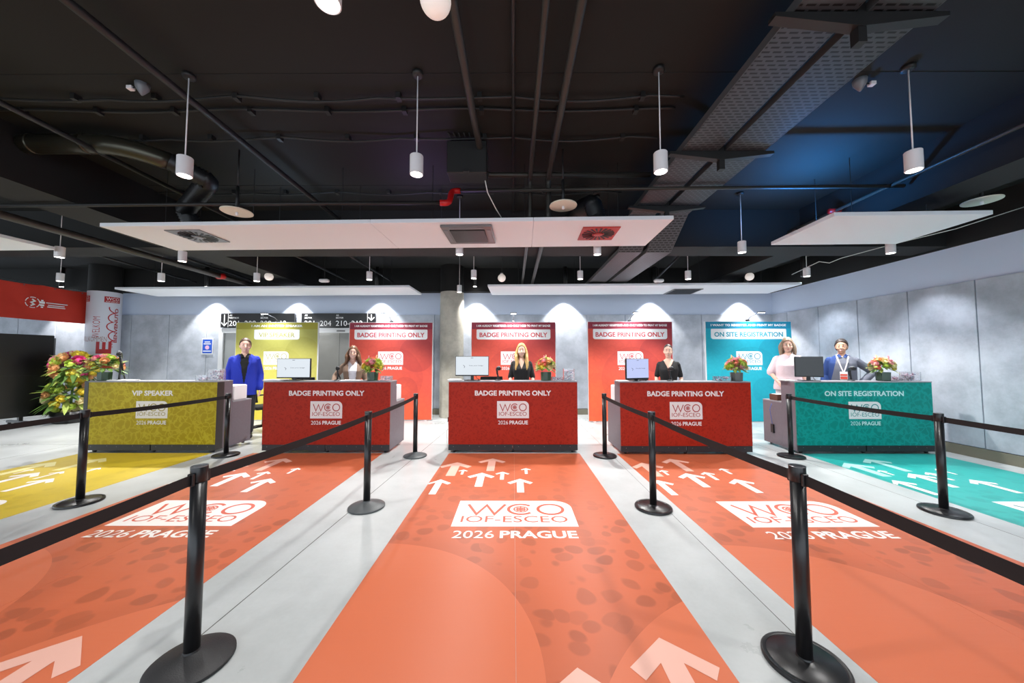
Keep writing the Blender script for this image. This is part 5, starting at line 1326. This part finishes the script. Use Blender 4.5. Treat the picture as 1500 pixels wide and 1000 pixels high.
person('woman with long blonde hair in a black dress behind the middle desk', pm.x, 6.42, 1.70, 0.0, False, 'skin_fair', {-1: ((-0.212, 0.03, 1.14), (-0.200, -0.16, 0.98)), 1: ((0.212, 0.03, 1.14), (0.200, -0.16, 0.98))},
       [('dress', 'dress_black', 0.012, 0.55, 1.47, 0.55, vneck(1.30, 0.075), 0.02, 0)], long_hair(1.30, 0.012, -0.115, 0.034, 1.722, -0.005), 'hair_blonde', extra=orange_belt(1.065))
pm = at_y(979, 530, 6.32)
person('woman with dark hair tied back in a black wrap dress', pm.x, 6.32, 1.685, -0.05, False, 'skin_fair', {-1: ((-0.212, 0.03, 1.14), (-0.20, -0.16, 0.98)), 1: ((0.212, 0.03, 1.14), (0.20, -0.16, 0.98))},
       [('dress', 'dress_black', 0.012, 0.55, 1.47, 0.40, vneck(1.29, 0.095), 0.02, 0)], bun_hair, 'hair_dark', extra=orange_belt(1.07), brow='hair_dark')
pm = at_y(1159, 520, 6.30)
person('woman with shoulder-length ash hair in a loose pale pink top', pm.x, 6.38, 1.80, 0.1, False, 'skin_fair', {-1: ((-0.250, 0.02, 1.15), (-0.165, -0.17, 1.00)), 1: ((0.212, 0.03, 1.13), (0.23, -0.08, 0.90))},
       [('top', 'top_pink', 0.022, 0.86, 1.485, 0.46, vneck(1.45, 0.05), 0.03, 0.03)], long_hair(1.475, 0.003, -0.02, 0.030, 1.712, 0.0), 'hair_ash', legs='trousers_white', smile=False, head_turn=0.1, brow='hair_ash')
def lanyard(t, s, hp):
    for sd in (-1, 1):
        mb = MB(); P = [(sd*0.070, -0.02, 1.50), (sd*0.074, -0.085, 1.455), (sd*0.055, -0.140, 1.37), (sd*0.028, -0.150, 1.27), (sd*0.006, -0.150, 1.20)]
        mb.rings([[V((a - 0.009, b, c), s), V((a + 0.009, b, c), s), V((a + 0.009, b - 0.003, c), s), V((a - 0.009, b - 0.003, c), s)] for a, b, c in P]).build('lanyard', M['lanyard_white'], t)
    b = MB().cbox(-0.05*s, 0.05*s, -0.158*s, -0.152*s, 1.06*s, 1.20*s, 0.002).build('name_badge', M['print_white'], t)
    MB().box(-0.045*s, 0.045*s, -0.1605*s, -0.1585*s, 1.07*s, 1.115*s).build('badge_print', M['badge_red'], b)
    MB().box(-0.045*s, 0.045*s, -0.1605*s, -0.1585*s, 1.13*s, 1.16*s).build('badge_print', M['badge_red'], b)
    for sd in (-1, 1):
        MB().add([V(p, s) for p in ((sd*0.042, -0.070, 1.515), (sd*0.006, -0.095, 1.462), (sd*0.040, -0.112, 1.44), (sd*0.076, -0.062, 1.485))], [(0, 1, 2, 3)]).build('collar', M['sweater_navy'], t)
m_, nt_, b_ = nodes('sweater_two_tone')
tc_ = nt_.nodes.new('ShaderNodeTexCoord'); sp_ = nt_.nodes.new('ShaderNodeSeparateXYZ'); nt_.links.new(tc_.outputs['Object'], sp_.inputs[0])
q_ = math_node(nt_, 'ADD', sp_.outputs['X'], math_node(nt_, 'MULTIPLY', math_node(nt_, 'SUBTRACT', sp_.outputs['Z'], 1.2), -0.2))
nt_.links.new(mixnode(nt_, math_node(nt_, 'LESS_THAN', q_, -0.135), rgb(104,108,120), rgb(34,62,120)), b_.inputs['Base Color']); b_.inputs['Roughness'].default_value = 0.85
M['sweater_two_tone'] = m_
pm = at_y(1233, 520, 6.35)
person('man in a grey and navy sweater wearing a white lanyard with a badge', pm.x, 6.35, 1.775, -0.05, True, 'skin_tan', {-1: ((-0.232, 0.04, 1.13), (-0.27, -0.05, 0.89)), 1: ((0.40, 0.10, 1.19), (0.235, -0.02, 1.01))},
       [('sweater', 'sweater_two_tone', 0.016, 0.86, 1.49, 1.0, vneck(1.455, 0.05), 0.0, 0.012)], short_hair(1.716, 0.012), 'hair_dark', extra=lanyard, brow='hair_dark')
